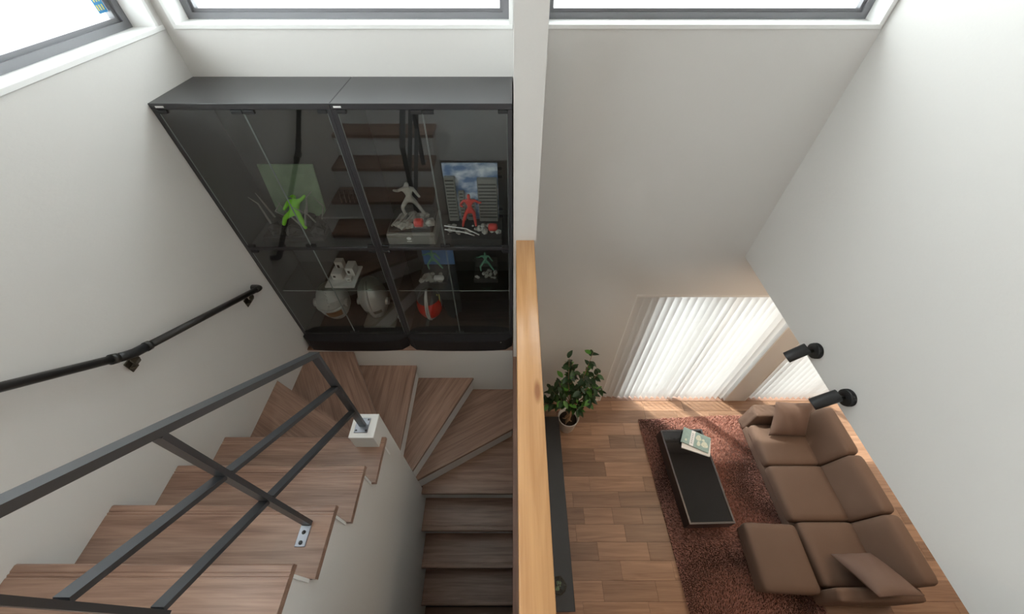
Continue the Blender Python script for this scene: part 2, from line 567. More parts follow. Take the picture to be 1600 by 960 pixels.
struct(mb, 'wall_partition', 'wall', 'low white partition wall between the stairs and the living room', 'wall')
mb = MB().box(0.003, 0.138, 1.781, YB, 1.757, ZTOP)
struct(mb, 'wall_column', 'wall', 'narrow white wall end standing above the pine beam', 'wall')
mb = MB().box(XL, XR, YN, YB, ZTOP, ZTOP + .05)
struct(mb, 'ceiling', 'ceiling', 'white ceiling over the stairwell', 'ceiling')
mb = MB().box(XR + .15, XE, YN, YB, ZCE, ZCE + .05)
struct(mb, 'ceiling_living', 'ceiling', 'white low ceiling over the sofa side of the living room', 'ceiling')
mb = MB().box(XL - .9, XE + .5, YN - .5, YB + 1.0, ZTOP + .06, ZTOP + .16)  # unseen roof; eaves added to keep direct sun out of the high windows
struct(mb, 'roof', 'outdoor', 'pale unseen roof slab, eaves added to shade the high windows', 'roof')
mb = MB().box(XL, XR, YN, -0.045, ZCE, ZF2 - .012)
struct(mb, 'ceiling_landing', 'ceiling', 'white slab under the upper landing', 'slab')

struct(MB().box(XL, 0.003, -1.0, -0.90, 0, ZCE), 'wall_hall', 'wall', 'white hall wall below the landing, facing the foot of the stairs', 'wall')
# floors
fl = tag(MB().box(XL, XE, YN, YB + .17, -0.06, -0.004).build('floor', 'floor_base'), 'walnut plank floor of the living room', 'floor', kind='structure')
rng = random.Random(3)
plank_mesh = {}
def plank_obj(x0, x1, y0, y1, parent, zt):
    L = round(x1 - x0, 2)
    if L < 0.03: return
    key = (L, round(y1 - y0, 3))
    if key not in plank_mesh:
        t = MB().bbox(-L / 2 + .0006, L / 2 - .0006, -(y1 - y0) / 2 + .0006, (y1 - y0) / 2 - .0006, -.012, 0, .0012, 1)
        o = t.build('plank', 'plank', None, origin=(0, 0, 0))
        me = o.data
        bpy.data.objects.remove(o)
        plank_mesh[key] = me
    o = bpy.data.objects.new('plank', plank_mesh[key])
    COL.objects.link(o)
    place(o, ((x0 + x1) / 2, (y0 + y1) / 2, zt), parent)
PW = 0.157
y = YB + .02
row = 0
while y > -0.55:
    y0 = y - PW
    x = 0.14 - rng.choice([0, .1, .2, .3, .4])
    while x < XE:
        L = rng.choice([.3, .4, .5, .5, .6, .6])
        x1 = min(x + L, XE)
        xs = max(x, 0.14)
        if x1 > xs: plank_obj(xs, x1, y0, y, fl, 0.0)
        x = x1
    y = y0
MB().box(XL, XE, YN, y, -0.004, 0.0).build('floor_rear', 'plank', fl)
MB().box(XL, 0.0, y, 0.24, -0.004, 0.0).build('floor_stair_foot', 'plank', fl)
fu = tag(MB().box(XL, XR, YN, -0.036, ZF2 - .012, ZF2).build('floor_upper', 'walnut'), 'walnut floor of the upper landing', 'floor', kind='structure')

# skirting of the living room at the back wall
struct(MB().box(0.138, 1.08, YB - .008, YB, 0, .05), 'baseboard_back', 'white', 'thin white baseboard along the back wall by the plant', 'baseboard')

# walnut trims
tag(MB().bbox(XL, 0.139, 1.851, YB, 1.743, 1.757, .002).build('trim_1', 'walnut'), 'walnut ledge board carrying the glass cabinets', 'trim', kind='structure')
tag(MB().bbox(-0.002, 0.143, -0.04, 1.851, 1.743, 1.757, .002).build('trim_2', 'walnut_y'), 'walnut cap board along the partition beside the lower stairs', 'trim', kind='structure')
# pine beam
tag(MB().bbox(0.0185, 0.1255, -0.044, 1.781, 2.735, 2.975, .004, 2).build('pine_beam', 'pine'), 'long varnished pine beam crossing the void between stairs and living room', 'beam')


# windows ----------------------------------------------------------------
def window_y(name, x0, x1, label, liner=True):
    """window in the back wall"""
    r = thing(name, label, 'window', ((x0 + x1) / 2, YB + .12, WZ0), None, 'structure')
    z0, z1 = WZ0, WZ1
    t = .02
    MB().bbox(x0, x1, YB - .006, YB + .122, z0, z0 + t, .002).build('sill', 'white', r)
    MB().box(x0, x0 + t, YB - .004, YB + .122, z0 + t, z1).build('reveal', 'white', r)
    MB().box(x1 - t, x1, YB - .004, YB + .122, z0 + t, z1).build('reveal', 'white', r)
    MB().box(x0 + t, x1 - t, YB - .004, YB + .122, z1 - t, z1).build('reveal', 'white', r)
    a, b, c, d = x0 + t, x1 - t, z0 + t - .006, z1 - t
    fr = MB()
    fw = .034
    fr.box(a, b, YB + .11, YB + .165, c, c + fw).box(a, b, YB + .11, YB + .165, d - fw, d)
    fr.box(a, a + fw, YB + .11, YB + .165, c + fw, d - fw).box(b - fw, b, YB + .11, YB + .165, c + fw, d - fw)
    fr.build('frame', 'alu', r)
    s = MB(); q = .014
    s.box(a + fw, b - fw, YB + .125, YB + .155, c + fw, c + fw + q).box(a + fw, b - fw, YB + .125, YB + .155, d - fw - q, d - fw)
    s.box(a + fw, a + fw + q, YB + .125, YB + .155, c + fw + q, d - fw - q).box(b - fw - q, b - fw, YB + .125, YB + .155, c + fw + q, d - fw - q)
    s.build('sash', 'alu', r)
    MB().box(a + fw + q, b - fw - q, YB + .138, YB + .142, c + fw + q, d - fw - q).build('pane', 'win_glass', r)
    return r


window_y('window_1', -1.70, 0.0, 'high dark framed window above the two glass cabinets')
window_y('window_2', 0.14, 1.845, 'high dark framed window right of the white column')
# left wall window
r = thing('window_3', 'dark framed window in the left stair wall with a blue sticker', 'window', (XL - .12, 0.5, WZ0), None, 'structure')
t = .02
MB().bbox(XL - .122, XL + .006, LY0, LY1 + .03, WZ0, WZ0 + t, .002).build('sill', 'white', r)
MB().box(XL - .122, XL + .003, LY1 - t, LY1, WZ0 + t, WZ1).build('reveal', 'white', r)
MB().box(XL - .122, XL + .003, LY0, LY0 + t, WZ0 + t, WZ1).build('reveal', 'white', r)
MB().box(XL - .122, XL + .003, LY0 + t, LY1 - t, WZ1 - t, WZ1).build('reveal', 'white', r)
a, b, c, d, fw, q = LY0 + t, LY1 - t, WZ0 + t - .006, WZ1 - t, .036, .016
fr = MB()
fr.box(XL - .168, XL - .11, a, b, c, c + fw).box(XL - .168, XL - .11, a, b, d - fw, d)
fr.box(XL - .168, XL - .11, a, a + fw, c + fw, d - fw).box(XL - .168, XL - .11, b - fw, b, c + fw, d - fw)
fr.build('frame', 'alu', r)
s = MB()
s.box(XL - .155, XL - .125, a + fw, b - fw, c + fw, c + fw + q).box(XL - .155, XL - .125, a + fw, b - fw, d - fw - q, d - fw)
s.box(XL - .155, XL - .125, a + fw, a + fw + q, c + fw + q, d - fw - q).box(XL - .155, XL - .125, b - fw - q, b - fw, c + fw + q, d - fw - q)
s.build('sash', 'alu', r)
MB().box(XL - .142, XL - .138, a + fw + q, b - fw - q, c + fw + q, d - fw - q).build('pane', 'win_glass', r)
st = thing('window_sticker', 'small blue sticker with yellow marks on the left window pane', 'sticker', (XL - .137, 2.16, 3.985))
MB().box(XL - .1375, XL - .1365, 2.135, 2.188, 3.985, 4.065).build('sticker_sheet', 'blue', st)
pm = MB()
for i in range(3):
    pm.box(XL - .1365, XL - .1362, 2.140 + i * .015, 2.148 + i * .015, 3.995, 4.015)
    pm.box(XL - .1365, XL - .1362, 2.144 + i * .014, 2.151 + i * .014, 4.025, 4.043)
pm.build('sticker_print', 'yellow', st)


def living_window(name, x0, x1, label):
    r = thing(name, label, 'window', ((x0 + x1) / 2, YB + .12, 0), None, 'structure')
    t = .012
    MB().box(x0, x0 + t, YB - .002, YB + .13, 0, 1.96).build('reveal', 'white', r)
    MB().box(x1 - t, x1, YB - .002, YB + .13, 0, 1.96).build('reveal', 'white', r)
    MB().box(x0 + t, x1 - t, YB - .002, YB + .13, 1.948, 1.96).build('reveal', 'white', r)
    MB().box(x0, x1, YB - .002, YB + .13, 0.0, .006).build('threshold', 'walnut', r)
    f = MB()
    m = (x0 + x1) / 2
    y0, y1 = YB + .125, YB + .165
    if x0 < 2: x0, x1 = 1.32 - t, 2.60 + t
    y0, y1 = YB + .121, YB + .165
    f.box(x0 + t, x1 - t, y0, y1, .006, .05).box(x0 + t, x1 - t, y0, y1, 1.90, 1.948)
    for xx in (x0 + t, m - .03, x1 - t - .045):
        f.box(xx, xx + .045, y0, y1, .05, 1.90)
    f.build('frame', 'alu', r)
    MB().box(x0 + t + .045, m - .03, y0 + .018, y0 + .022, .05, 1.90).build('pane', 'win_glass', r)
    MB().box(m + .015, x1 - t - .045, y0 + .018, y0 + .022, .05, 1.90).build('pane', 'win_glass', r)


living_window('window_4', 1.10, 2.70, 'full height living room window behind the larger bright vertical blind')
living_window('window_5', 2.95, 4.55, 'full height living room window behind the blind beside the sofa')


# vertical blinds
def blind(label, x0, x1, angs, group):
    r = thing('vertical_blind', label, 'blind', ((x0 + x1) / 2, YB + .045, 0), group)
    MB().bbox(x0, x1, YB + .02, YB + .07, 1.905, 1.945, .003).build('head_rail', 'white', r)
    n = len(angs)
    W = .086
    me = None
    for i in range(n):
        x = x0 + .035 + (x1 - x0 - .07) * i / (n - 1)
        if me is None:
            v, f = [], []
            k = 6
            for s_ in (0, 1):
                for j in range(k + 1):
                    u = -W / 2 + W * j / k
                    bow = .006 * (1 - (2 * u / W) ** 2)
                    for z in (.022, 1.905):
                        v.append((u, bow + s_ * .0008, z))
            for j in range(k):
                a_ = 2 * j
                f.append((a_, a_ + 2, a_ + 3, a_ + 1))
            # single thin sheet is a fabric slat: only one side strip plus bottom weight
            t = MB(); t.add(v[:2 * (k + 1)], f, True)
            o = t.build('slat', 'blind', r, origin=(0, 0, 0))
            me = o.data
        else:
            o = bpy.data.objects.new('slat', me)
            COL.objects.link(o)
        o.rotation_euler = (0, 0, 0)
        o.parent = r
        o.location = Vector((x, YB + .045, 0)) - WPOS[r]
        o.rotation_euler = (0, 0, math.radians(angs[i]))


A1 = [-12, -18, -26, -36, -44] + [-49] * 8 + [-18] + [-49] * 8
blind('wide white vertical blind glowing in daylight left of the window post', 1.115, 2.655, A1, 'vertical blinds at the living room windows')
blind('dimmer vertical blind right of the window post, behind the sofa end', 2.97, 4.53, [-47] * 22, 'vertical blinds at the living room windows')

# outdoors
struct(MB().box(-40, 40, YB + .3, 60, -.3, -.12), 'ground_back', 'outdoor', 'pale sunlit ground outside the back windows', 'ground')
struct(MB().box(-40, XL - .3, -30, YB + .3, -.3, -.12), 'ground_left', 'outdoor', 'pale sunlit ground outside the left window', 'ground')
nb = thing('neighbour_roof', 'white flat roofs of the neighbouring house outside the high windows', 'roof', (-6, 7, -.12))
MB().box(-16, 12, 7.5, 16, -.12, 2.55).build('block', 'outdoor', nb)
MB().box(-16, 12, 7.4, 7.55, 2.55, 2.75).build('parapet', 'outline', nb)
MB().box(-14, -6.5, -8, 6.5, -.12, 2.5).build('block', 'outdoor', nb)
MB().box(-6.6, -6.4, -8, 6.5, 2.5, 2.62).build('parapet', 'outline', nb)

# ------------------------------------------------------------------ staircase
stair = thing('staircase', 'walnut winding staircase with a half turn between white walls', 'staircase', (-0.87, 0.95, 0))
Z = lambda i: ZT1 - (i - 1) * H          # top of tread i
TH = .032
INS = .022                              # riser set back from the nosing


def straight_profile(y_nose, y_back, z, sgn):
    """sgn=+1: nosing on the +y side. closed polygon (y,z)"""
    def p(d, dz): return (y_nose - sgn * d, z + dz)
    pts = [p(0.000, -TH), p(0, -.005), p(.005, 0)]
    for g in (.024, .036):
        pts += [p(g, 0), p(g + .0015, -.0025), p(g + .0055, -.0025), p(g + .007, 0)]
    pts += [(y_back, z), (y_back, z - TH)]
    if sgn > 0: pts = pts[::1]
    return pts


for i in range(1, 5):
    yn = YT1 + (i - 1) * RUN
    prof = straight_profile(yn, yn - RUN - INS + .001, Z(i), 1)
    MB().prism_x(prof, XL, XT).build('tread', 'walnut', stair)
    MB().box(XL, XT - .02, yn - INS - .012, yn - INS, Z(i) - H + .0005, Z(i) - TH).build('riser', 'white', stair)
# landing nosing and its riser
MB().box(XL, XT - .02, YT1 - RUN - INS - .012, YT1 - RUN - INS, Z(1) + .0005, ZF2 - .012).build('riser', 'white', stair)

for j in range(10, 14):
    yn = 0.962 - (j - 10) * RUN
    yb = yn + RUN + INS - .001
    if j == 10:
        poly = [(-0.793, yn), (0.0, yn), (0.0, 1.4526), (-0.04, 1.4526), (-0.793, 1.018)]
        poly = [(-0.793, yn), (0.0, yn), (0.0, 1.50), (-0.793, 1.045)]
        MB().prism(poly, Z(j) - TH, Z(j)).build('tread', 'walnut', stair)
    else:
        prof = straight_profile(yn, yb, Z(j), -1)[::-1]
        MB().prism_x(prof, -0.793, 0.0).build('tread', 'walnut', stair)
    MB().box(-0.793, 0.0, yn + INS, yn + INS + .012, Z(j) - H + .0005, Z(j) - TH).build('riser', 'white', stair)


def winder(poly, nose, z, ang):
    MB().prism(poly, z - TH, z).build('tread', 'walnut', stair, rotz=ang)
    (x0, y0), (x1, y1) = nose
    d = Vector((x1 - x0, y1 - y0, 0)).normalized()
    n = Vector((d.y, -d.x, 0))      # towards the body of the tread
    a_ = Vector((x0, y0, 0)) + n * INS; b_ = Vector((x1, y1, 0)) + n * INS
    c_ = b_ + n * .012; e_ = a_ + n * .012
    pl = [(max(XL, min(0, k.x)), min(YW, k.y)) for k in (a_, b_, c_, e_)]
    MB().prism(pl, z - H + .0005, z - TH).build('riser', 'white', stair)


# nosings radiate from the newel; body polygons counter-clockwise
winder([(XL, .90), (-.936, .90), (-.936, .965), (XL, 1.447)], ((XL, 1.447), (-.936, .965))[::1], Z(5), math.atan2(.482, -.809))
winder([(XL, 1.39), (-.936, .93), (-.936, 1.012), (-.874, 1.012), (-1.362, YW), (XL, YW)], ((-1.362, YW), (-.874, 1.012)), Z(6), math.atan2(.843, -.488))
winder([(-.90, 1.012), (-.865, 1.012), (-.865, YW), (-1.40, YW)], ((-.865, YW), (-.865, 1.012)), Z(7), pi / 2)
winder([(-.905, 1.012), (-.796, 1.012), (-.372, YW), (-.905, YW)], ((-.372, YW), (-.796, 1.012)), Z(8), math.atan2(.843, .424))
winder([(-.84, 1.012), (-.796, 1.008), (0, 1.453), (0, YW), (-.42, YW)], ((0, 1.453), (-.794, 1.0)), Z(9), math.atan2(.453, .794))

# white spine wall with stepped top and newel block
poly = [(-0.045, 0.0), (1.01, 0.0), (1.01, 2.278), (0.868, 2.278), (0.868, Z(4) - TH)]
ys = [(YT1 + (i - 1) * RUN - INS - .003) for i in (4, 3, 2, 1)]
for k, i in enumerate((3, 2, 1)):
    yy = YT1 + (i - 1) * RUN - INS - .001
    poly += [(yy, Z(i + 1) - TH), (yy, Z(i) - TH)]
poly += [(-0.045, Z(1) - TH)]
struct(MB().prism_x(poly, -.935, -.795), 'wall_spine', 'wall', 'white stepped wall between the two stair flights with a square newel block', 'wall')
MB().bbox(-.937, -.793, .866, 1.012, 2.278, 2.286, .002).build('newel_cap', 'white', stair)

# ------------------------------------------------------------------ stair railing
rl = thing('stair_railing', 'dark steel stair railing with two slanting mid bars', 'railing', (-.87, .37, Z(2)))
RX = -.87
top = [(0.03, 3.793), (0.376, 3.478), (0.945, 3.000)]
o = MB().bar((RX, top[0][0], top[0][1]), (RX, top[2][0], top[2][1]), .040, .022).build('top_rail', 'rail_metal', rl)
zt = lambda yy: top[0][1] + (yy - top[0][0]) * (top[2][1] - top[0][1]) / (top[2][0] - top[0][0])
MB().box(RX - .018, RX + .018, .046, .060, 3.165, zt(.053) - .012).build('post', 'rail_metal', rl)
MB().box(RX - .019, RX + .019, .369, .386, Z(2), zt(.379) - .012).build('post', 'rail_metal', rl)
MB().box(RX - .019, RX + .019, .931, .947, 2.292, zt(.939) - .008).build('post', 'rail_metal', rl)
for z0, z1, z2 in ((3.44, 3.19, 2.735), (3.178, 2.93, 2.475)):
    MB().bar((RX, .060, z0 + .012), (RX, .368, z0 - .288 * .852), .033, .015).build('mid_bar', 'rail_metal', rl)
    zz = z0 - .306 * .852
    MB().bar((RX, .386, zz), (RX, .931, z2), .033, .015).build('mid_bar', 'rail_metal', rl)
pl = MB().bbox(RX - .022, RX + .022, .290, .368, Z(2), Z(2) + .006, .002).build('base_plate', 'plate', rl)
for yy in (.305, .342):
    MB().lathe([(0.008, 0), (0.008, .002), (.004, .004)], (RX, yy, Z(2) + .006), 12).build('screw', 'black_metal', pl)
pl = MB().bbox(RX - .042, RX + .036, .895, .985, 2.286, 2.292, .002).build('base_plate', 'plate', rl)
for dx, yy in ((-.03, .907), (.026, .907), (-.03, .973), (.026, .973)):
    MB().lathe([(0.006, 0), (0.006, .0015), (.003, .003)], (RX + dx, yy, 2.292), 10).build('screw', 'black_metal', pl)

# ------------------------------------------------------------------ wall handrail
hr = thing('wall_handrail', 'black round handrail on brackets along the left wall', 'handrail', (XL, 1.0, 2.9))
HX = -1.690
Rr = .0175
MB().tube([(HX, .0, 3.815), (HX, .905, 3.030)], Rr, 16).build('tube', 'handrail', hr)
MB().tube([(HX, 1.005, 2.963), (HX, 1.745, 2.597)], Rr, 16).build('tube', 'handrail', hr)
MB().tube([(HX, .885, 3.047), (HX, .93, 3.008), (HX, .965, 2.983), (HX, 1.03, 2.951)], .0205, 16).build('connector', 'black_metal', hr)
MB().tube([(HX, .885, 3.047), (HX, .905, 3.030)], .0225, 16).build('connector_ring', 'handrail', hr)
MB().tube([(HX, 1.012, 2.960), (HX, 1.032, 2.950)], .0225, 16).build('connector_ring', 'handrail', hr)
MB().tube([(HX, 1.725, 2.607), (HX, 1.752, 2.594), (HX - .004, 1.764, 2.588), (HX - .016, 1.77, 2.585), (XL + .001, 1.77, 2.585)], .0195, 16).build('end_return', 'handrail', hr)
for yb_, zb_ in ((.945, 2.995), (1.665, 2.637), (.25, 3.598)):
    p = MB()
    prof = [(yb_ - .014, zb_ - .012), (yb_ + .014, zb_ - .012)]
    # curved arm in the xz-plane, swept as a flat plate
    arm = [(HX, zb_ - .016), (HX, zb_ - .045), (HX - .012, zb_ - .068), (XL + .008, zb_ - .078)]
    wd = [.016, .016, .018, .022]
    v, f = [], []
    for (xx, zz), wdt in zip(arm, wd):
        v += [(xx - .005, yb_ - wdt, zz - .006), (xx - .005, yb_ + wdt, zz - .006), (xx + .005, yb_ + wdt, zz + .004), (xx + .005, yb_ - wdt, zz + .004)]
    for k in range(len(arm) - 1):
        for e in range(4):
            f.append((4 * k + e, 4 * k + (e + 1) % 4, 4 * k + 4 + (e + 1) % 4, 4 * k + 4 + e))
    f += [(3, 2, 1, 0), tuple(4 * (len(arm) - 1) + e for e in range(4))]
    p.add(v, f)
    p.bbox(XL, XL + .006, yb_ - .02, yb_ + .02, zb_ - .11, zb_ - .05, .002)
    p.build('bracket', 'bracket', hr)

# ------------------------------------------------------------------ display cabinets
CZ0, CZ1 = 1.757, 3.683
CB, CD0, CD1 = 1.889, 2.783, 2.805
CYF, CYB = 1.917, 2.298
ZSH = 2.362


def cabinet(x0, x1, label):
    r = thing('display_cabinet', label, 'cabinet', ((x0 + x1) / 2, 2.1, CZ0), 'black glass display cabinets on the ledge')
    t = .022
    MB().bbox(x0, x0 + t, CYF, CYB, CZ0, CZ1 - t - .006, .0015).build('side_panel', 'cab', r)
    MB().bbox(x1 - t, x1, CYF, CYB, CZ0, CZ1 - t - .006, .0015).build('side_panel', 'cab', r)
    MB().bbox(x0, x1, CYF - .002, CYB, CZ1 - t - .006, CZ1, .002).build('top_panel', 'cab', r)
    MB().box(x0 + t, x1 - t, CYB - .008, CYB, CZ0, CZ1 - t - .006).build('back_panel', 'cab_in', r)
    MB().box(x0 + t, x1 - t, CYF, CYB - .008, CB, CB + .018).build('bottom_panel', 'cab_in', r)
    MB().bbox(x0 + t, x1 - t, CYF, CYB - .008, CD0, CD1, .0015).build('middle_shelf', 'cab', r)
    # bowed plinth
    n = 16
    xs_ = [x0 + t * .2 + (x1 - x0 - t * .4) * k / n for k in range(n + 1)]
    front = [(xx, CYF - .055 - .026 * (1 - (2 * k / n - 1) ** 4) + .03 * max(0, abs(2 * k / n - 1) - .95) / .05) for k, xx in enumerate(xs_)]
    poly = front + [(x1 - t * .2, CYF + .03), (x0 + t * .2, CYF + .03)]
    pb = MB().prism(poly, CZ0 + .0005, CB - .002).build('plinth', 'plinth', r)
    sx = x0 + .14 if x0 < -1 else x1 - .07
    k = (sx - x0) / (x1 - x0)
    # glass shelf in the lower half
    gs = MB().box(x0 + t + .002, x1 - t - .002, CYF + .045, CYB - .012, ZSH - .006, ZSH).build('glass_shelf', 'shelf_glass', r)
    MB().box(x0 + t + .002, x1 - t - .002, CYF + .0435, CYF + .045, ZSH - .006, ZSH).build('glass_edge', 'glass_edge', gs)
    for xx in (x0 + t, x1 - t - .008):
        MB().box(xx, xx + .008, CYF + .05, CYF + .06, ZSH - .016, ZSH - .006).build('shelf_pin', 'chrome', gs)
    xm = (x0 + x1) / 2
    for (za, zb) in ((CB + .020, CD0 - .003), (CD1 + .003, CZ1 - t - .009)):
        for (xa, xb, outer) in ((x0 + t + .002, xm - .0015, -1), (xm + .0015, x1 - t - .002, 1)):
            d = MB().box(xa, xb, CYF + .003, CYF + .007, za, zb).build('door', 'glass', r)
            e = MB()
            e.box(xa, xa + .0012, CYF + .0025, CYF + .0075, za, zb)
            e.box(xb - .0012, xb, CYF + .0025, CYF + .0075, za, zb)
            e.build('pane_edge', 'glass_edge', d)
            xo = xa if outer < 0 else xb - .045
            for zz in (za - .001, zb - .016):
                MB().bbox(xo, xo + .045, CYF - .004, CYF + .013, zz, zz + .017, .0015).build('hinge', 'black_metal', d)
            xi = xb - .030 if outer < 0 else xa
            zk = za if za > 2.5 else za
            MB().bbox(xi, xi + .030, CYF - .006, CYF + .011, zk, zk + .022, .003).build('door_catch', 'black_metal', d)
            if za > 2.5:
                MB().bbox(xb - .055 if outer < 0 else xa, xb if outer < 0 else xa + .055, CYF - .004, CYF + .011, zb - .018, zb, .0015).build('door_stop', 'black_metal', d)
    return r, pb


c1, p1 = cabinet(XL + .001, -.8775, 'left black display cabinet with glass doors, holding two silver helmets')
c2, p2 = cabinet(-.8765, -.004, 'right black display cabinet with glass doors, beside the white column')
MB().box(-1.715, -1.675, CYF - .0032, CYF - .002, 3.664, 3.672).build('maker_label', 'white', c1)
MB().box(-.862, -.825, CYF - .0032, CYF - .002, 3.664, 3.672).build('maker_label', 'white', c2)
MB().lathe([(0, 0), (.004, .001), (.005, .004)], (-1.52, CYF - .075, 1.865), 10).build('cap', 'white', c1)
MB().lathe([(0, 0), (.004, .001), (.005, .004)], (-.10, CYF - .070, 1.865), 10).build('cap', 'white', c2)


# ------------------------------------------------------------------ things in the cabinets (plain stand-ins)
def rocks(mb, cx_, cy_, cz_, w_, d_, n, s0, s1, seed):
    g = random.Random(seed)
    for _ in range(n):
        s = g.uniform(s0, s1)
        bm = bmesh.new()
        bmesh.ops.create_icosphere(bm, subdivisions=1, radius=s)
        px_, py_ = cx_ + g.uniform(-w_, w_), cy_ + g.uniform(-d_, d_)
        for q in bm.verts:
            q.co = Vector((q.co.x * g.uniform(.7, 1.2), q.co.y * g.uniform(.7, 1.2), q.co.z * g.uniform(.45, .8))) + Vector((px_, py_, cz_ + s * .25))
        for q in bm.verts: q.co.z = max(q.co.z, cz_)
        mb.addbm(bm)


def lay_figure(name, mat, parent, base, hgt, pose, lean=0.0):
    """smooth unmarked mannequin grown with a skin modifier; pose = list of joints in unit height"""
    J, E, Rr_ = pose
    me = bpy.data.meshes.new(name)
    me.from_pydata([(x * hgt, y_ * hgt, z_ * hgt) for x, y_, z_ in J], E, [])
    o = bpy.data.objects.new(name, me)
    COL.objects.link(o)
    me.materials.append(M[mat])
    sk = o.modifiers.new('skin', 'SKIN'); sk.use_smooth_shade = True
    for i_, rr in enumerate(Rr_):
        me.skin_vertices[0].data[i_].radius = (rr * hgt, rr * hgt)
    me.skin_vertices[0].data[0].use_root = True
    o.modifiers.new('sub', 'SUBSURF').levels = 1
    o.modifiers['sub'].render_levels = 2
    place(o, base, parent)
    o.rotation_euler = (lean, 0, 0)
    return o


def pose(kind):
    # 0 pelvis 1 waist 2 chest 3 neck 4 head 5 crown | arms | legs
    J = [(0, 0, .50), (0, 0, .60), (0, 0, .74), (0, 0, .84), (0, -.01, .90), (0, -.01, .97)]
    R = [.060, .050, .070, .030, .050, .032]
    E = [(0, 1), (1, 2), (2, 3), (3, 4), (4, 5)]
    if kind == 0:
        L = [(-.13, 0, .79), (-.22, -.04, .68), (-.14, -.14, .70)]
        Rg = [(.13, 0, .79), (.24, 0, .72), (.30, -.10, .80)]
        LL = [(-.09, 0, .47), (-.17, -.05, .25), (-.22, 0, .02)]
        RL = [(.09, 0, .47), (.10, .02, .25), (.12, .02, .02)]
    elif kind == 1:
        L = [(-.13, 0, .79), (-.25, -.02, .74), (-.33, -.12, .82)]
        Rg = [(.13, 0, .79), (.22, -.04, .66), (.30, -.12, .62)]
        LL = [(-.09, 0, .47), (-.21, -.10, .32), (-.20, -.02, .02)]
        RL = [(.09, 0, .47), (.20, 0, .26), (.31, .03, .02)]
    else:
        L = [(-.13, 0, .79), (-.22, 0, .66), (-.26, -.06, .54)]
        Rg = [(.13, 0, .79), (.24, 0, .86), (.34, -.03, .95)]
        LL = [(-.09, 0, .47), (-.20, -.12, .34), (-.30, -.04, .14)]
        RL = [(.09, 0, .47), (.16, .05, .26), (.24, .10, .05)]
    for ch, root, rad in ((L, 2, (.036, .028, .022)), (Rg, 2, (.036, .028, .022)), (LL, 0, (.050, .038, .028)), (RL, 0, (.050, .038, .028))):
        p_ = root
        for q, rr in zip(ch, rad):
            J.append(q); R.append(rr); E.append((p_, len(J) - 1)); p_ = len(J) - 1
    return J, E, R


Zu = CD1 + .0005
# upper left: dark diorama with leaning pale green board and a bright green ornament
t = thing('green_diorama', 'dark diorama with a bright green figure before a pale green board', 'diorama', (-1.455, 2.10, Zu))
MB().bbox(-1.645, -1.245, 1.98, 2.26, Zu, Zu + .035, .004).build('base', 'cab_in', t)
p = MB(); rocks(p, -1.455, 2.12, Zu + .035, .17, .10, 34, .02, .055, 11); p.build('rocks', 'rockd', t)
p = MB()
p.add([(-1.615, 2.20, Zu + .05), (-1.285, 2.20, Zu + .05), (-1.265, 2.245, Zu + .40), (-1.615, 2.245, Zu + .40), (-1.615, 2.21, Zu + .05), (-1.285, 2.21, Zu + .05), (-1.265, 2.255, Zu + .40), (-1.615, 2.255, Zu + .40)],
      [(0, 1, 2, 3), (7, 6, 5, 4), (0, 4, 5, 1), (1, 5, 6, 2), (2, 6, 7, 3), (3, 7, 4, 0)])
p.build('back_board', 'moss', t)
p = MB()
g = random.Random(5)
for k in range(9):
    x = -1.625 + g.uniform(0, .34); yy = 2.14 + g.uniform(-.08, .08)
    q1 = Vector((x + g.uniform(-.07, .07), yy + g.uniform(-.03, .03), Zu + g.uniform(.12, .22)))
    q2 = q1 + Vector((g.uniform(-.08, .08), g.uniform(-.03, .03), g.uniform(.03, .09)))
    p.tube([(x, yy, Zu + .05), q1, q2], [.007, .005, .002], 6)
p.build('branches', 'rock', t)
J, E_, R_ = pose(2)
lay_figure('figure', 'green', t, (-1.435, 2.03, Zu + .05), .24, (J, E_, [x_ * 1.7 for x_ in R_]), -.7)
# black gadget box leaning at the right side of the upper left compartment
t = thing('dark_display_case', 'black display case with glossy pale sides beside the green diorama', 'case', (-1.06, 2.12, Zu))
MB().bbox(-1.19, -.93, 2.00, 2.25, Zu, Zu + .17, .004).build('body', 'tbl_glass', t)
MB().bbox(-1.20, -.92, 1.99, 2.26, Zu + .17, Zu + .185, .004).build('lid', 'cab_in', t)
p = MB()
for k in range(6): p.tube([(-1.15 + k * .03, 2.20, Zu + .185), (-1.14 + k * .03, 2.22, Zu + .23), (-1.13 + k * .03, 2.19, Zu + .25), (-1.12 + k * .028, 2.15, Zu + .185)], .005, 6)
p.build('cables', 'cab_in', t)

# upper right, left diorama on a warm grey box
t = thing('grey_diorama', 'grey rubble diorama with a grey figure on a warm grey box', 'diorama', (-.67, 2.10, Zu))
bx = MB().bbox(-.815, -.50, 1.945, 2.23, Zu, Zu + .085, .008).build('box', 'grey_box', t)
lg = MB()
n = 14
v = [(-.672 + .015 * math.cos(2 * pi * k / n), 1.9447, Zu + .052 + .012 * math.sin(2 * pi * k / n)) for k in range(n)]
lg.add(v, [tuple(range(n))]); lg.box(-.688, -.656, 1.9445, 1.9449, Zu + .026, Zu + .033)
lg.build('emblem', 'white', bx)
MB().bbox(-.80, -.515, 1.965, 2.22, Zu + .085, Zu + .105, .003).build('base', 'cab_in', t)
p = MB(); rocks(p, -.64, 2.06, Zu + .105, .11, .07, 26, .015, .04, 21); p.build('rocks', 'rock', t)
p = MB()
for k in range(3): p.bar((-.78 + k * .035, 2.0, Zu + .11), (-.72 + k * .035, 2.08, Zu + .15), .008, .02)
p.build('beams', 'rock', t)
MB().softbox(-.635, -.575, 1.985, 2.03, Zu + .105, Zu + .155, .012, 3).build('red_block', 'redm', t)
J, E_, R_ = pose(1)
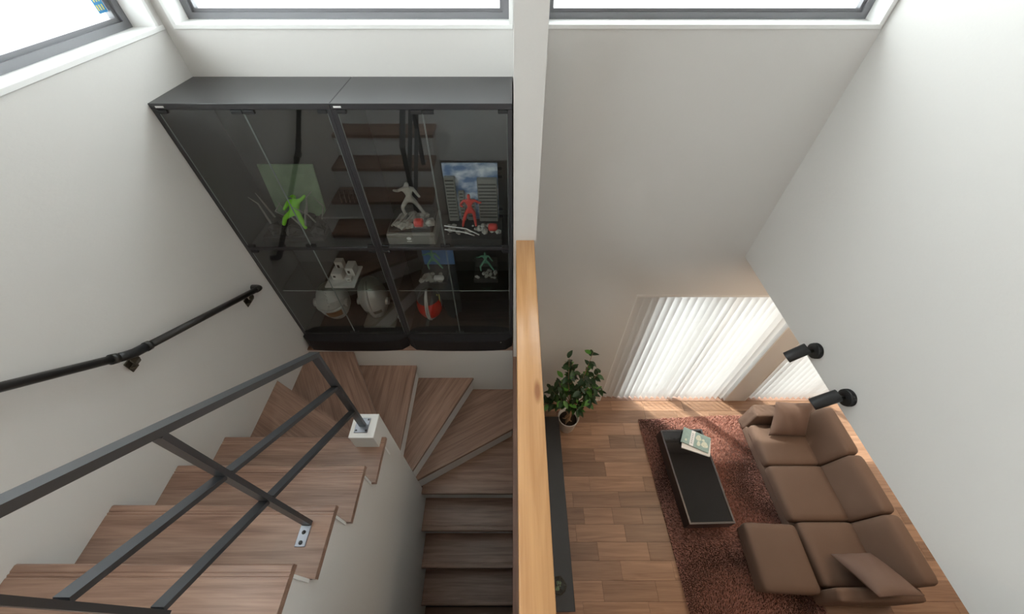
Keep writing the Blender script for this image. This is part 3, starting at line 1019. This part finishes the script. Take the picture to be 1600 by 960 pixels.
lay_figure('figure', 'rock', t, (-.655, 2.10, Zu + .12), .25, (J, E_, [x_ * 1.35 for x_ in R_]), 0.0)
# upper right, right diorama
t = thing('skyline_diorama', 'diorama with a red figure before a cloudy sky and grey towers', 'diorama', (-.24, 2.12, Zu))
MB().bbox(-.45, -.07, 1.94, 2.20, Zu, Zu + .05, .004).build('base', 'cab_in', t)
MB().box(-.435, -.095, 2.165, 2.175, Zu + .05, Zu + .45).build('backdrop', 'sky', t)
for (xa, xb, hh, yy) in ((-.43, -.365, .32, 2.14), (-.35, -.315, .22, 2.145), (-.225, -.10, .31, 2.135), (-.305, -.25, .16, 2.148)):
    tw = MB().bbox(xa, xb, yy, 2.164, Zu + .05, Zu + .05 + hh, .002)
    tw = tw.build('tower', 'tower', t)
    wn = MB()
    k = Zu + .08
    while k < Zu + .03 + hh:
        wn.box(xa + .006, xb - .006, yy - .0012, yy + .001, k, k + .009); k += .024
    wn.build('window_band', 'rockd', tw)
lay_figure('figure', 'redm', t, (-.275, 2.06, Zu + .055), .26, pose(0), 0.0)
p = MB(); rocks(p, -.26, 2.04, Zu + .05, .17, .05, 36, .008, .026, 31); p.build('rocks', 'rock', t)
MB().softbox(-.165, -.10, 2.01, 2.06, Zu + .05, Zu + .10, .02, 3).build('red_block', 'redm', t)
p = MB()
for q in (((-.44, 1.99, Zu + .12), (-.30, 1.985, Zu + .10)), ((-.44, 1.985, Zu + .095), (-.31, 1.98, Zu + .075)), ((-.30, 1.985, Zu + .10), (-.22, 1.98, Zu + .055)), ((-.31, 1.98, Zu + .075), (-.25, 1.975, Zu + .053))):
    p.tube(q, .004, 6)
p.build('broken_girder', 'pale_model', t)


# helmets on the cabinet floor
def helmet(name, label, cx_, cy_, z0, rx, ry, hz, mat, parts):
    t = thing(name, label, 'helmet', (cx_, cy_, z0))
    bm = bmesh.new()
    bmesh.ops.create_uvsphere(bm, u_segments=28, v_segments=20, radius=1)
    for q in bm.verts:
        x, yy, z = q.co
        if z < 0:
            tp = 1 - .30 * (-z) ** 1.5
            x *= tp; yy *= tp
            z = max(z, -.86)
        q.co = Vector((cx_ + x * rx, cy_ + yy * ry, z0 + (z + .86) / 1.86 * hz))
    MB().addbm(bm, True).build('shell', mat, t)
    parts(t, cx_, cy_, z0, rx, ry, hz)
    return t


def ell(cx_, cy_, z0, rx, ry, hz, az, el, k=1.0):
    """point on the helmet shell: az from the front (-y), el elevation"""
    x = math.sin(az) * math.cos(el); yy = -math.cos(az) * math.cos(el); z = math.sin(el)
    if z < 0:
        tp = 1 - .30 * (-z) ** 1.5
        x *= tp; yy *= tp
    return Vector((cx_ + x * rx * k, cy_ + yy * ry * k, z0 + (z + .86) / 1.86 * hz * (1 if k == 1 else 1.0) + (k - 1) * z * hz * .5))


def patch(mb, args, az0, az1, el0, el1, k, n=10):
    v, f = [], []
    for j in range(n + 1):
        for i in range(n + 1):
            v.append(ell(*args, az0 + (az1 - az0) * i / n, el0 + (el1 - el0) * j / n, k))
    for j in range(n):
        for i in range(n):
            a_ = j * (n + 1) + i
            f.append((a_, a_ + 1, a_ + n + 2, a_ + n + 1))
    mb.add(v, f, True)


ZB = CB + .0185
def h1(t, *a_):
    p = MB(); patch(p, a_, -.15, .80, -.34, .02, 1.02); p.build('visor', 'amber', t)
    p = MB(); p.tube([ell(*a_, -1.1 + k * .22, .10, 1.02) for k in range(11)], .010, 8); p.build('brow', 'silver2', t)
    p = MB(); patch(p, a_, -.45, .45, -.95, -.60, 1.02); p.build('chin_guard', 'grey_box', t)
    p = MB()
    for k in range(6):
        c_ = ell(*a_, .18, .35 + .16 * k, 1.02)
        bm = bmesh.new(); bmesh.ops.create_icosphere(bm, subdivisions=1, radius=.008)
        for q in bm.verts: q.co += c_
        p.addbm(bm, True)
    p.build('stud_row', 'silver', t)
    p = MB(); c_ = ell(*a_, -1.35, .1, 1.0)
    p.tube([c_ + Vector((.01, 0, 0)), c_ + Vector((-.018, -.002, 0))], .035, 18); p.build('ear_disc', 'silver2', t)
    p = MB(); c_ = ell(*a_, 1.35, .1, 1.0)
    p.tube([c_ + Vector((-.01, 0, 0)), c_ + Vector((.018, -.002, 0))], .035, 18); p.build('ear_disc', 'silver2', t)
helmet('grey_helmet', 'worn grey helmet with a narrow amber slit on the left cabinet floor', -1.49, 2.12, ZB, .126, .135, .36, 'silver2', h1)
def h2(t, *a_):
    p = MB()
    pts = [ell(*a_, 0, -.7 + k * .17, 1.015) for k in range(13)]
    p.tube(pts, [.006] + [.015] * 11 + [.008], 8); p.build('ridge', 'silver', t)
    p = MB(); patch(p, a_, -.75, .75, -.36, -.16, 1.02); p.build('visor', 'grey_box', t)
    for sg in (-1, 1):
        p = MB(); c_ = ell(*a_, sg * 1.4, -.05, 1.0)
        p.tube([c_ + Vector((-.01 * sg, 0, 0)), c_ + Vector((.016 * sg, 0, 0))], .030, 18); p.build('ear_disc', 'silver', t)
    p = MB(); patch(p, a_, -.35, .35, -.85, -.55, 1.02); p.build('chin_guard', 'silver2', t)
h = helmet('silver_helmet', 'tall polished silver helmet with a raised centre ridge in the left cabinet', -1.14, 2.105, ZB + .03, .112, .125, .41, 'silver', h2)
tag(MB().bbox(-1.245, -.985, 1.965, 2.235, ZB, ZB + .03, .004).build('helmet_stand', 'grey_box'), 'flat grey stand under the tall silver helmet', 'stand')
tag(MB().lathe([(0, 0), (.024, 0), (.020, .015), (.027, .05), (.018, .075), (0, .08)], (-.945, 2.05, ZB), 16).build('silver_ornament', 'silver'), 'small silver ornament right of the tall silver helmet', 'ornament')
def h3(t, *a_):
    p = MB(); patch(p, a_, -1.30, -.14, -.45, .50, 1.06); p.build('red_lens', 'red', t)
    p = MB(); patch(p, a_, .14, 1.30, -.45, .50, 1.06); p.build('red_lens', 'red', t)
    p = MB()
    for dx in (-.085, .085):
        pts = [ell(*a_, dx, -.8 + k * .19, 1.06) for k in range(13)]
        p.tube(pts, .007, 8)
    p.build('centre_band', 'silver', t)
    p = MB(); patch(p, a_, -.5, .5, -1.0, -.62, 1.03); p.build('chin_guard', 'silver2', t)
    p = MB()
    c_ = Vector(a_[:3])
    for dx in (.075, .092): p.tube([c_ + Vector((dx, -.02, .17)), c_ + Vector((dx, -.005, .26))], .004, 6)
    p.build('strap', 'yellow', t)
helmet('red_eyed_helmet', 'dark helmet with red front lenses and a silver centre band', -.69, 2.10, ZB + .012, .10, .11, .31, 'cab', h3)

# pale architectural model on the left glass shelf
t = thing('pale_model', 'small white paper model on a flat board on the left glass shelf', 'model', (-1.31, 2.10, ZSH))
MB().bbox(-1.41, -1.19, 1.985, 2.22, ZSH + .0005, ZSH + .014, .002).build('board', 'pale_model', t)
for (xa, xb, ya, yb_, hh) in ((-1.37, -1.29, 2.06, 2.13, .06), (-1.27, -1.21, 2.10, 2.19, .08), (-1.36, -1.30, 2.15, 2.20, .10), (-1.26, -1.22, 2.04, 2.08, .03)):
    b_ = MB().bbox(xa, xb, ya, yb_, ZSH + .014, ZSH + .014 + hh, .002).build('block', 'pale_model', t)
    MB().box(xa + .012, xa + .03, ya - .001, ya + .001, ZSH + .02 + hh * .3, ZSH + .014 + hh * .7).build('opening', 'cab_in', b_)
# two small figures on the right glass shelf
t = thing('blue_backed_figure', 'small green figure on grey rubble before a bright blue card', 'figure', (-.62, 2.10, ZSH))
MB().bbox(-.71, -.50, 2.03, 2.24, ZSH + .0005, ZSH + .016, .002).build('base', 'cab_in', t)
MB().box(-.70, -.46, 2.235, 2.243, ZSH + .016, ZSH + .30).build('back_card', 'skyblue', t)
p = MB(); rocks(p, -.61, 2.08, ZSH + .016, .08, .04, 20, .012, .03, 41); p.build('rocks', 'rock', t)
MB().softbox(-.60, -.52, 2.035, 2.075, ZSH + .02, ZSH + .06, .018, 4).build('vehicle', 'silver', t)
lay_figure('figure', 'green2', t, (-.60, 2.14, ZSH + .05), .20, pose(1), 0.0)
t = thing('black_based_figure', 'small green and tan figure on a square black base', 'figure', (-.20, 2.12, ZSH))
MB().bbox(-.295, -.115, 2.04, 2.20, ZSH + .0005, ZSH + .035, .003).build('base', 'cab_in', t)
MB().box(-.29, -.12, 2.185, 2.20, ZSH + .035, ZSH + .12).build('back_block', 'rockd', t)
p = MB(); rocks(p, -.205, 2.10, ZSH + .035, .07, .045, 18, .010, .024, 51); p.build('rocks', 'rock', t)
lay_figure('figure', 'green2', t, (-.205, 2.12, ZSH + .05), .19, pose(1), 0.0)

# switch plates on the hall wall at the stair foot (seen in the cabinet glass)
for zz, lab in ((1.80, 'upper pair of white control plates on the hall wall below the landing'), (1.17, 'lower pair of white switch plates on the hall wall below the landing')):
    t = thing('switch_plate', lab, 'switch', (-.18, -.9, zz), 'switch plates on the hall wall')
    for dz, hh in ((.06, .12), (-.06, .08)):
        q = MB().bbox(-.23, -.13, -.8995, -.888, zz + dz - hh / 2, zz + dz + hh / 2, .002).build('plate', 'white', t)
        MB().box(-.21, -.15, -.889, -.887, zz + dz - .018, zz + dz + .022).build('display', 'plate', q)

# ------------------------------------------------------------------ wall spotlights
def spot(label, base, tip):
    r = thing('wall_spotlight', label, 'spotlight', (XR, base[1], base[2]), 'black spotlights on the upper wall')
    bx, by, bz = base
    d = MB().tube([(XR, by, bz), (XR - .030, by, bz)], .046, 32).build('mount', 'black_metal', r)
    rg = MB()
    for k in range(36):
        a_ = 2 * pi * k / 36
        rg.tube([(XR - .002, by + .0465 * math.cos(a_), bz + .0465 * math.sin(a_)), (XR - .022, by + .0465 * math.cos(a_), bz + .0465 * math.sin(a_))], .0018, 5)
    rg.build('knurled_rim', 'black_metal', d)
    h0 = Vector((XR - .075, by, bz + .028)); h1_ = Vector(tip)
    ax = (h1_ - h0).normalized()
    MB().tube([(XR - .030, by, bz), (XR - .055, by, bz + .004), h0 + ax * .03], .009, 10).build('arm', 'black_metal', r)
    MB().lathe([(.0, 0), (.008, 0), (.008, .006), (0, .006)], (XR - .052, by - .012, bz), 10).build('knob', 'chrome', r)
    hd = MB()
    e0 = h0; e1 = h1_
    hd.tube([e0, e0 + ax * .004, e1 - ax * .003, e1], [.030, .034, .034, .033], 28)
    ho = hd.build('head', 'black_metal', r)
    MB().tube([e1 + ax * .0005, e1 + ax * .001], .028, 24).build('lens', 'darkvisor', ho)


spot('farther black cylinder spotlight on the upper wall, nearer the blinds', (XR, 1.324, 2.488), (1.692, 1.315, 2.428))
spot('nearer black cylinder spotlight on the upper wall, above the sofa cushion', (XR, 1.006, 2.495), (1.676, .996, 2.436))

# ------------------------------------------------------------------ rug
rug = thing('shaggy_rug', 'reddish brown shaggy rug under the black table and sofa', 'rug', (2.3, 1.0, 0))
rx0, rx1, ry0, ry1 = 1.555, 2.82, -0.25, 2.045
sh = lambda x, y_: x + (2.045 - y_) * .030 - .015      # left edge runs slightly askew
v = [(sh(rx0, ry1), ry1), (sh(rx0, ry0), ry0), (rx1, ry0), (rx1, ry1 + .045)]
MB().prism(v, 0.0, .012).build('backing', 'rug_base', rug)
g = random.Random(9)
V, F = [], []
sp = .0078
yy = ry0
while yy < ry1 + .045:
    xx = sh(rx0, yy)
    while xx < rx1:
        x = xx + g.uniform(-.004, .004); y_ = yy + g.uniform(-.004, .004)
        ymax = ry1 + .045 * (x - rx0) / (rx1 - rx0)
        if y_ < ymax and not (2.78 < x and .4 < y_ < 1.95):
            a_ = g.uniform(0, 2 * pi)
            # pile leans in large swirls
            la = 3.0 * math.sin(2.1 * x + 1.3 * y_) + 2.0 * math.sin(3.7 * y_ - 1.1 * x)
            ln = .010 + .006 * g.random()
            hh = .017 + .008 * g.random()
            bx_, by_ = .0045 * math.cos(a_), .0045 * math.sin(a_)
            dx_, dy_ = ln * math.cos(la) + g.uniform(-.006, .006), ln * math.sin(la) + g.uniform(-.006, .006)
            o_ = len(V)
            V += [(x - bx_, y_ - by_, .010), (x + bx_, y_ + by_, .010), (x + dx_ + bx_ * .5, y_ + dy_ + by_ * .5, .010 + hh), (x + dx_ - bx_ * .5, y_ + dy_ - by_ * .5, .010 + hh)]
            F.append((o_, o_ + 1, o_ + 2, o_ + 3))
        xx += sp
    yy += sp
pb = MB(); pb.add(V, F, False)
po = pb.build('pile', 'pile', rug)
po['kind'] = 'stuff'

# ------------------------------------------------------------------ coffee table
t = thing('coffee_table', 'low rectangular black coffee table with a glossy black glass top', 'table', (1.9, 1.3, 0.03))
ZT = .31
cs = [(1.652, 1.775), (1.690, .842), (2.132, .852), (2.122, 1.790)]     # corners at the top
def inset(cs, d):
    c = Vector((sum(p[0] for p in cs) / 4, sum(p[1] for p in cs) / 4))
    out = []
    for p in cs:
        q = Vector(p)
        out.append((q.x + (d if q.x < c.x else -d), q.y + (d if q.y < c.y else -d)))
    return out
ap = MB()
o4, i4 = cs, inset(cs, .018)
for k in range(4):
    a_, b_ = k, (k + 1) % 4
    ap.prism([o4[a_], o4[b_], i4[b_], i4[a_]], ZT - .165, ZT - .004)
ap.build('apron', 'tbl', t)
rm = MB()
o5, i5 = cs, inset(cs, .016)
for k in range(4):
    a_, b_ = k, (k + 1) % 4
    rm.prism([o5[a_], o5[b_], i5[b_], i5[a_]], ZT - .004, ZT)
rm.build('rim', 'tbl_rim', t)
MB().prism(inset(cs, .0165), ZT - .012, ZT - .004).build('glass_top', 'tbl_glass', t)
MB().prism(inset(cs, .0185), ZT - .165, ZT - .150).build('under_panel', 'tbl', t)
lq = inset(cs, .10)
for k in range(4):
    x, y_ = lq[k]
    MB().bbox(x - .03, x + .03, y_ - .03, y_ + .03, .02, ZT - .165, .003).build('leg', 'tbl', t)

# books
def book(name, label, corner, ux, uy, L, Wd, z, th, mat, deco):
    """corner: near-left corner; ux: direction of the long side; uy of the short side"""
    c = Vector(corner); ux = Vector(ux).normalized(); uy = Vector(uy).normalized()
    P_ = lambda a_, b_: (c.x + ux.x * a_ + uy.x * b_, c.y + ux.y * a_ + uy.y * b_)
    m_ = P_(L / 2, Wd / 2)
    r = thing(name, label, 'book', (m_[0], m_[1], z))
    MB().prism([P_(0, 0), P_(L, 0), P_(L, Wd), P_(0, Wd)], z, z + .003).build('cover', mat, r)
    MB().prism([P_(.004, .004), P_(L - .004, .004), P_(L - .004, Wd - .001), P_(.004, Wd - .001)], z + .003, z + th - .003).build('pages', 'paper', r)
    top = MB().prism([P_(0, 0), P_(L, 0), P_(L, Wd), P_(0, Wd)], z + th - .003, z + th).build('cover', mat, r)
    MB().prism([P_(0, Wd - .003), P_(L, Wd - .003), P_(L, Wd), P_(0, Wd)], z + .003, z + th - .003).build('spine', mat, r)
    if deco:
        zt_ = z + th
        MB().prism([P_(.085, .0), P_(.125, .0), P_(.125, Wd), P_(.085, Wd)], zt_, zt_ + .0004).build('title_band', 'bookw', top)
        pr_ = MB()
        for k in range(6):
            b0 = .03 + k * .022
            pr_.prism([P_(.095, b0), P_(.116, b0 + .002), P_(.116, b0 + .006), P_(.095, b0 + .005)], zt_ + .0004, zt_ + .0007)
            pr_.prism([P_(.100, b0), P_(.104, b0), P_(.104, b0 + .013), P_(.100, b0 + .013)], zt_ + .0004, zt_ + .0007)
        pr_.build('title_print', 'ink', top)
        ar = MB()
        for (a0, b0, ra, rb) in ((.165, .125, .028, .034), (.235, .075, .036, .034), (.175, .06, .018, .030), (.215, .12, .016, .014), (.045, .045, .012, .014)):
            n_ = 14
            pts = [P_(a0 + ra * math.cos(2 * pi * q / n_) * (1 + .2 * math.sin(5 * q)), b0 + rb * math.sin(2 * pi * q / n_)) for q in range(n_)]
            ar.prism(pts, zt_, zt_ + .0005)
        ar.build('cover_picture', 'art', top)
    return r


book('white_book', 'white book under the green book on the black table', (1.826, 1.575), (.272, -.098), (.11, .27), .29, .185, ZT, .016, 'bookw', False)
book('green_book', 'green book with a white title band lying on the white book', (1.832, 1.637), (.262, -.135), (.135, .262), .285, .185, ZT + .0165, .016, 'book', True)

# ------------------------------------------------------------------ sofa
so = thing('corner_sofa', 'low brown fabric sofa with three seats along the right side', 'sofa', (3.1, 1.1, 0))
SX0, SXB = 2.735, 3.27
MB().softbox(SX0 + .005, 3.46, .25, 2.03, .03, .15, .015, 4).build('base', 'sofa', so)
for (ya, yb_) in ((1.420, 1.875), (.885, 1.415)):
    MB().softbox(SX0 - .012, SXB + .03, ya, yb_, .125, .262, .045, 9, .012).build('seat_cushion', 'sofa', so)
MB().softbox(SX0 + .030, SXB + .03, .36, .880, .125, .262, .045, 9, .012).build('seat_cushion', 'sofa', so)


def backf(p):
    k = max(0, (p.z - .20)) / .37
    cxx = 3.36
    # lean back and taper towards the top
    x = p.x + .105 * k - .055 * k * max(0, min(1, (p.x - 3.265) / .195))
    return Vector((x, p.y, p.z))
for (ya, yb_) in ((1.418, 1.93), (.878, 1.414), (.345, .874)):
    MB().softbox(SXB - .005, 3.46, ya, yb_, .15, .585, .055, 9, .0, backf).build('back_cushion', 'sofa', so)
MB().softbox(SX0, 3.44, 1.885, 2.035, .03, .43, .03, 7).build('arm', 'sofa', so)
MB().softbox(SX0, 3.46, .245, .352, .03, .41, .03, 7).build('arm', 'sofa', so)
for x, y_ in ((2.86, .3), (3.4, .3), (2.86, 1.98), (3.4, 1.98)):
    MB().lathe([(.02, 0), (.022, .04)], (x, y_, 0.0), 12).build('foot', 'tbl', so)
# ottoman in front of the near seat
ot = thing('ottoman', 'square brown fabric ottoman pushed against the near end of the sofa', 'ottoman', (2.5, .6, 0))
A_ = -.045
def otf(p):
    c = Vector((2.50, .60))
    d = Vector((p.x, p.y)) - c
    return Vector((c.x + d.x * math.cos(A_) - d.y * math.sin(A_), c.y + d.x * math.sin(A_) + d.y * math.cos(A_), p.z))
MB().softbox(2.250, 2.712, .335, .855, .03, .15, .015, 4, 0, otf).build('base', 'sofa', ot)
MB().softbox(2.228, 2.728, .318, .868, .12, .262, .045, 9, .010, otf).build('seat_cushion', 'sofa', ot)
for x, y_ in ((2.31, .40), (2.66, .40), (2.31, .79), (2.66, .79)):
    MB().lathe([(.02, 0), (.022, .03)], (x, y_, 0.012), 12).build('foot', 'tbl', ot)


def scatter(label, a_, b_, c_, thick):
    """a_: one bottom corner, b_: the other bottom corner, c_: top corner above a_"""
    a_, b_, c_ = Vector(a_), Vector(b_), Vector(c_)
    ux = (b_ - a_); uy = (c_ - a_)
    sx, sy = ux.length, uy.length
    x = ux.normalized(); n_ = x.cross(uy).normalized(); y_ = n_.cross(x)
    ctr = a_ + ux / 2 + uy / 2 + n_ * thick * .42
    m4 = Matrix((x, y_, n_)).transposed().to_4x4(); m4.translation = ctr
    return m4, sx, sy


m4, sx, sy = scatter('', (2.875, 1.760, .285), (3.250, 1.745, .285), (2.850, 1.985, .615), .11)
if m4.col[2].z < 0: pass
r = thing('scatter_cushion', 'square brown cushion standing against the far sofa arm', 'cushion', (3.06, 1.8, .27))
MB().pillow(m4, sx + .02, sy + .01, .12).build('cover', 'cushion', r)
m4, sx, sy = scatter('', (2.935, .565, .30), (3.290, .575, .30), (2.870, .245, .585), .10)
m4b = m4.copy()
r = thing('scatter_cushion', 'square brown cushion leaning over the near sofa arm', 'cushion', (3.1, .42, .27))
off = m4.col[2].to_3d() * (.10 * .42)
if m4.col[2].z < 0:
    m4b.translation = m4.translation - 2 * off
MB().pillow(m4b, sx + .01, sy + .01, .11).build('cover', 'cushion', r)

# ------------------------------------------------------------------ TV board and ornament
t = thing('tv_board', 'long low charcoal tv board along the partition wall', 'cabinet', (.33, 1.05, 0))
MB().bbox(.142, .505, .20, 1.905, .05, .335, .003).build('body', 'tv', t)
MB().bbox(.142, .520, .19, 1.915, .335, .36, .003).build('top', 'tv', t)
MB().box(.16, .48, .23, 1.88, 0.0, .05).build('plinth', 'tbl', t)
for k in range(3):
    MB().bbox(.505, .514, .21 + k * .565, .765 + k * .565, .065, .325, .002).build('drawer_front', 'tv', t)
t = thing('glass_terrarium', 'small faceted glass ornament on the tv board', 'ornament', (.385, .36, .36))
bm = bmesh.new(); bmesh.ops.create_icosphere(bm, subdivisions=1, radius=.075)
vs = [Vector((q.co.x + .385, q.co.y + .36, max(q.co.z, -.05) + .41)) for q in bm.verts]
es = [(e.verts[0].index, e.verts[1].index) for e in bm.edges]
fs = [tuple(q.index for q in f_.verts) for f_ in bm.faces]
bm.free()
p = MB(); p.add(vs, fs); p.build('facets', 'acrylic', t)
p = MB()
for a_, b_ in es:
    if (vs[a_] - vs[b_]).length > .01: p.tube([vs[a_], vs[b_]], .0018, 5)
p.build('edges', 'bracket', t)
p = MB(); rocks(p, .385, .36, .362, .03, .03, 10, .008, .018, 61); p.build('pebbles', 'moss', t)

# ------------------------------------------------------------------ potted plant
pl = thing('potted_fig', 'leafy green indoor tree in a white pot beside the tv board', 'plant', (.645, 1.955, 0))
PX, PY = .645, 1.955
MB().lathe([(0, 0), (.078, 0), (.086, .01), (.118, .26), (.122, .275), (.117, .277), (.108, .262), (.104, .20), (0, .20)], (PX, PY, 0), 32).build('pot', 'pot', pl)
MB().lathe([(.1035, .198), (.1035, .206), (.05, .214), (0, .216)], (PX, PY, 0), 24).build('soil', 'soil', pl)
tr = MB()
g = random.Random(4)
for k in range(3):
    ph = 2.1 * k
    pts = [(PX - .01 + .022 * math.cos(ph + 5 * s_ / 9), PY - .01 + .022 * math.sin(ph + 5 * s_ / 9), .205 + .40 * s_ / 9) for s_ in range(10)]
    tr.tube(pts, [.017 - .0007 * s_ for s_ in range(10)], 8)
for k in range(4):
    a_ = 1.1 + k * 1.6
    tr.tube([(PX - .01, PY - .01, .24), (PX - .01 + .04 * math.cos(a_), PY - .01 + .04 * math.sin(a_), .215), (PX - .01 + .065 * math.cos(a_), PY - .01 + .065 * math.sin(a_), .205)], [.010, .008, .003], 6)
tr.build('trunk', 'bark', pl)
fo = bpy.data.objects.new('foliage', None); fo.empty_display_size = .1
COL.objects.link(fo); place(fo, (PX, PY, .9), pl)
br = MB()
tips = []
B0 = Vector((PX - .01, PY - .01, .58))
ends = [(-.13, -.02, 1.50), (.09, .03, 1.52), (-.08, .02, 1.36), (.05, -.06, 1.26), (.19, .02, 1.18), (-.19, -.03, 1.10), (.0, -.10, 1.08),
        (.25, -.03, .96), (-.26, .0, .92), (-.04, .08, 1.2), (.14, -.12, .90), (-.15, -.13, .88), (-.31, -.04, .66), (.24, .06, .80), (.02, -.17, .80), (-.22, .06, .72), (.13, .10, 1.06), (-.12, .06, 1.0)]
for ex, ey, ez in ends:
    e_ = Vector((PX + ex, PY + ey, ez))
    m_ = B0.lerp(e_, .5) + Vector((ex * .18, ey * .18, .04))
    s0 = B0 + Vector((0, 0, -.08 if ez < .95 else 0))
    br.tube([s0, m_, e_], [.007, .005, .002], 6)
    for k in range(16):
        f_ = .36 + .64 * k / 15
        pos = (s0.lerp(m_, f_ * 2) if f_ < .5 else m_.lerp(e_, f_ * 2 - 1))
        tips.append((pos, e_ - s0))
br.build('branches', 'bark', fo)


def leaf_mesh(L, Wd, droop):
    v, f = [], []
    n_ = 5
    for k in range(n_ + 1):
        u = k / n_
        w_ = Wd / 2 * math.sin(pi * min(1, u * .92 + .06)) ** .8 * (1.15 - .45 * u)
        z = -droop * u * u
        for s_ in (-1, 0, 1):
            v.append((u * L, s_ * w_, z + abs(s_) * w_ * .35))
    for k in range(n_):
        for s_ in range(2):
            a_ = 3 * k + s_
            f.append((a_, a_ + 3, a_ + 4, a_ + 1))
    p = MB(); p.add(v, f, True)
    o = p.build('leaf', 'leaf', None, origin=(0, 0, 0))
    me = o.data
    bpy.data.objects.remove(o)
    return me


LM = [leaf_mesh(.084, .050, .018), leaf_mesh(.074, .044, .026), leaf_mesh(.092, .052, .012)]
g = random.Random(12)
for i_, (pos, dr) in enumerate(tips):
    o = bpy.data.objects.new('leaf', LM[i_ % 3])
    COL.objects.link(o)
    az = math.atan2(dr.y, dr.x) + g.uniform(-2.2, 2.2)
    jit = Vector((g.uniform(-.02, .02), g.uniform(-.02, .02), g.uniform(-.02, .02)))
    o.parent = fo
    o.location = pos + jit - WPOS[fo]
    # keep clear of the back wall
    tipy = pos.y + jit.y + .085 * math.sin(az)
    if tipy > 2.27: az = -az
    if (pos + jit).z < .8 and pos.x + jit.x + .08 * math.cos(az) < .20: az = pi - az
    o.rotation_euler = (g.uniform(-.5, .5), g.uniform(-.5, .7), az)

# ------------------------------------------------------------------ added warm fill lamps over landing and living room (behind / above the view)
def fill_lamp(label, x, y_, z, watts, size=.16):
    r = thing('added_fill_lamp', label, 'light', (x, y_, z), 'added fill lamps')
    MB().lathe([(.06, -.004), (.085, -.004), (.085, 0), (.06, 0), (.06, -.004)], (x, y_, z), 28).build('ring', 'white', r)
    L = bpy.data.lights.new('fill_lamp', 'AREA')
    L.shape = 'DISK'; L.size = .115; L.energy = watts; L.color = (1.0, .74, .50)
    lo = bpy.data.objects.new('fill_lamp_source', L)
    COL.objects.link(lo)
    lo.parent = r
    lo.location = (0, 0, -.006)
    return r


fill_lamp('added fill lamp behind the viewpoint on the stair side', -.9, -1.2, ZTOP, 6)
fill_lamp('added fill lamp behind the viewpoint on the void side', .95, -1.2, ZTOP, 2.5)
fill_lamp('added living room fill lamp over the back of the sofa', 3.5, 1.55, ZCE, 3)
fill_lamp('added living room fill lamp over the near sofa arm', 3.5, .35, ZCE, 3)
fill_lamp('added living room fill lamp behind the sofa', 4.2, .9, ZCE, 4)
fill_lamp('added fill lamp under the landing facing the rug', 1.2, -1.6, ZCE, 9)
fill_lamp('added living room fill lamp over the rug beside the far spotlight', 2.27, 1.40, ZCE, 5)
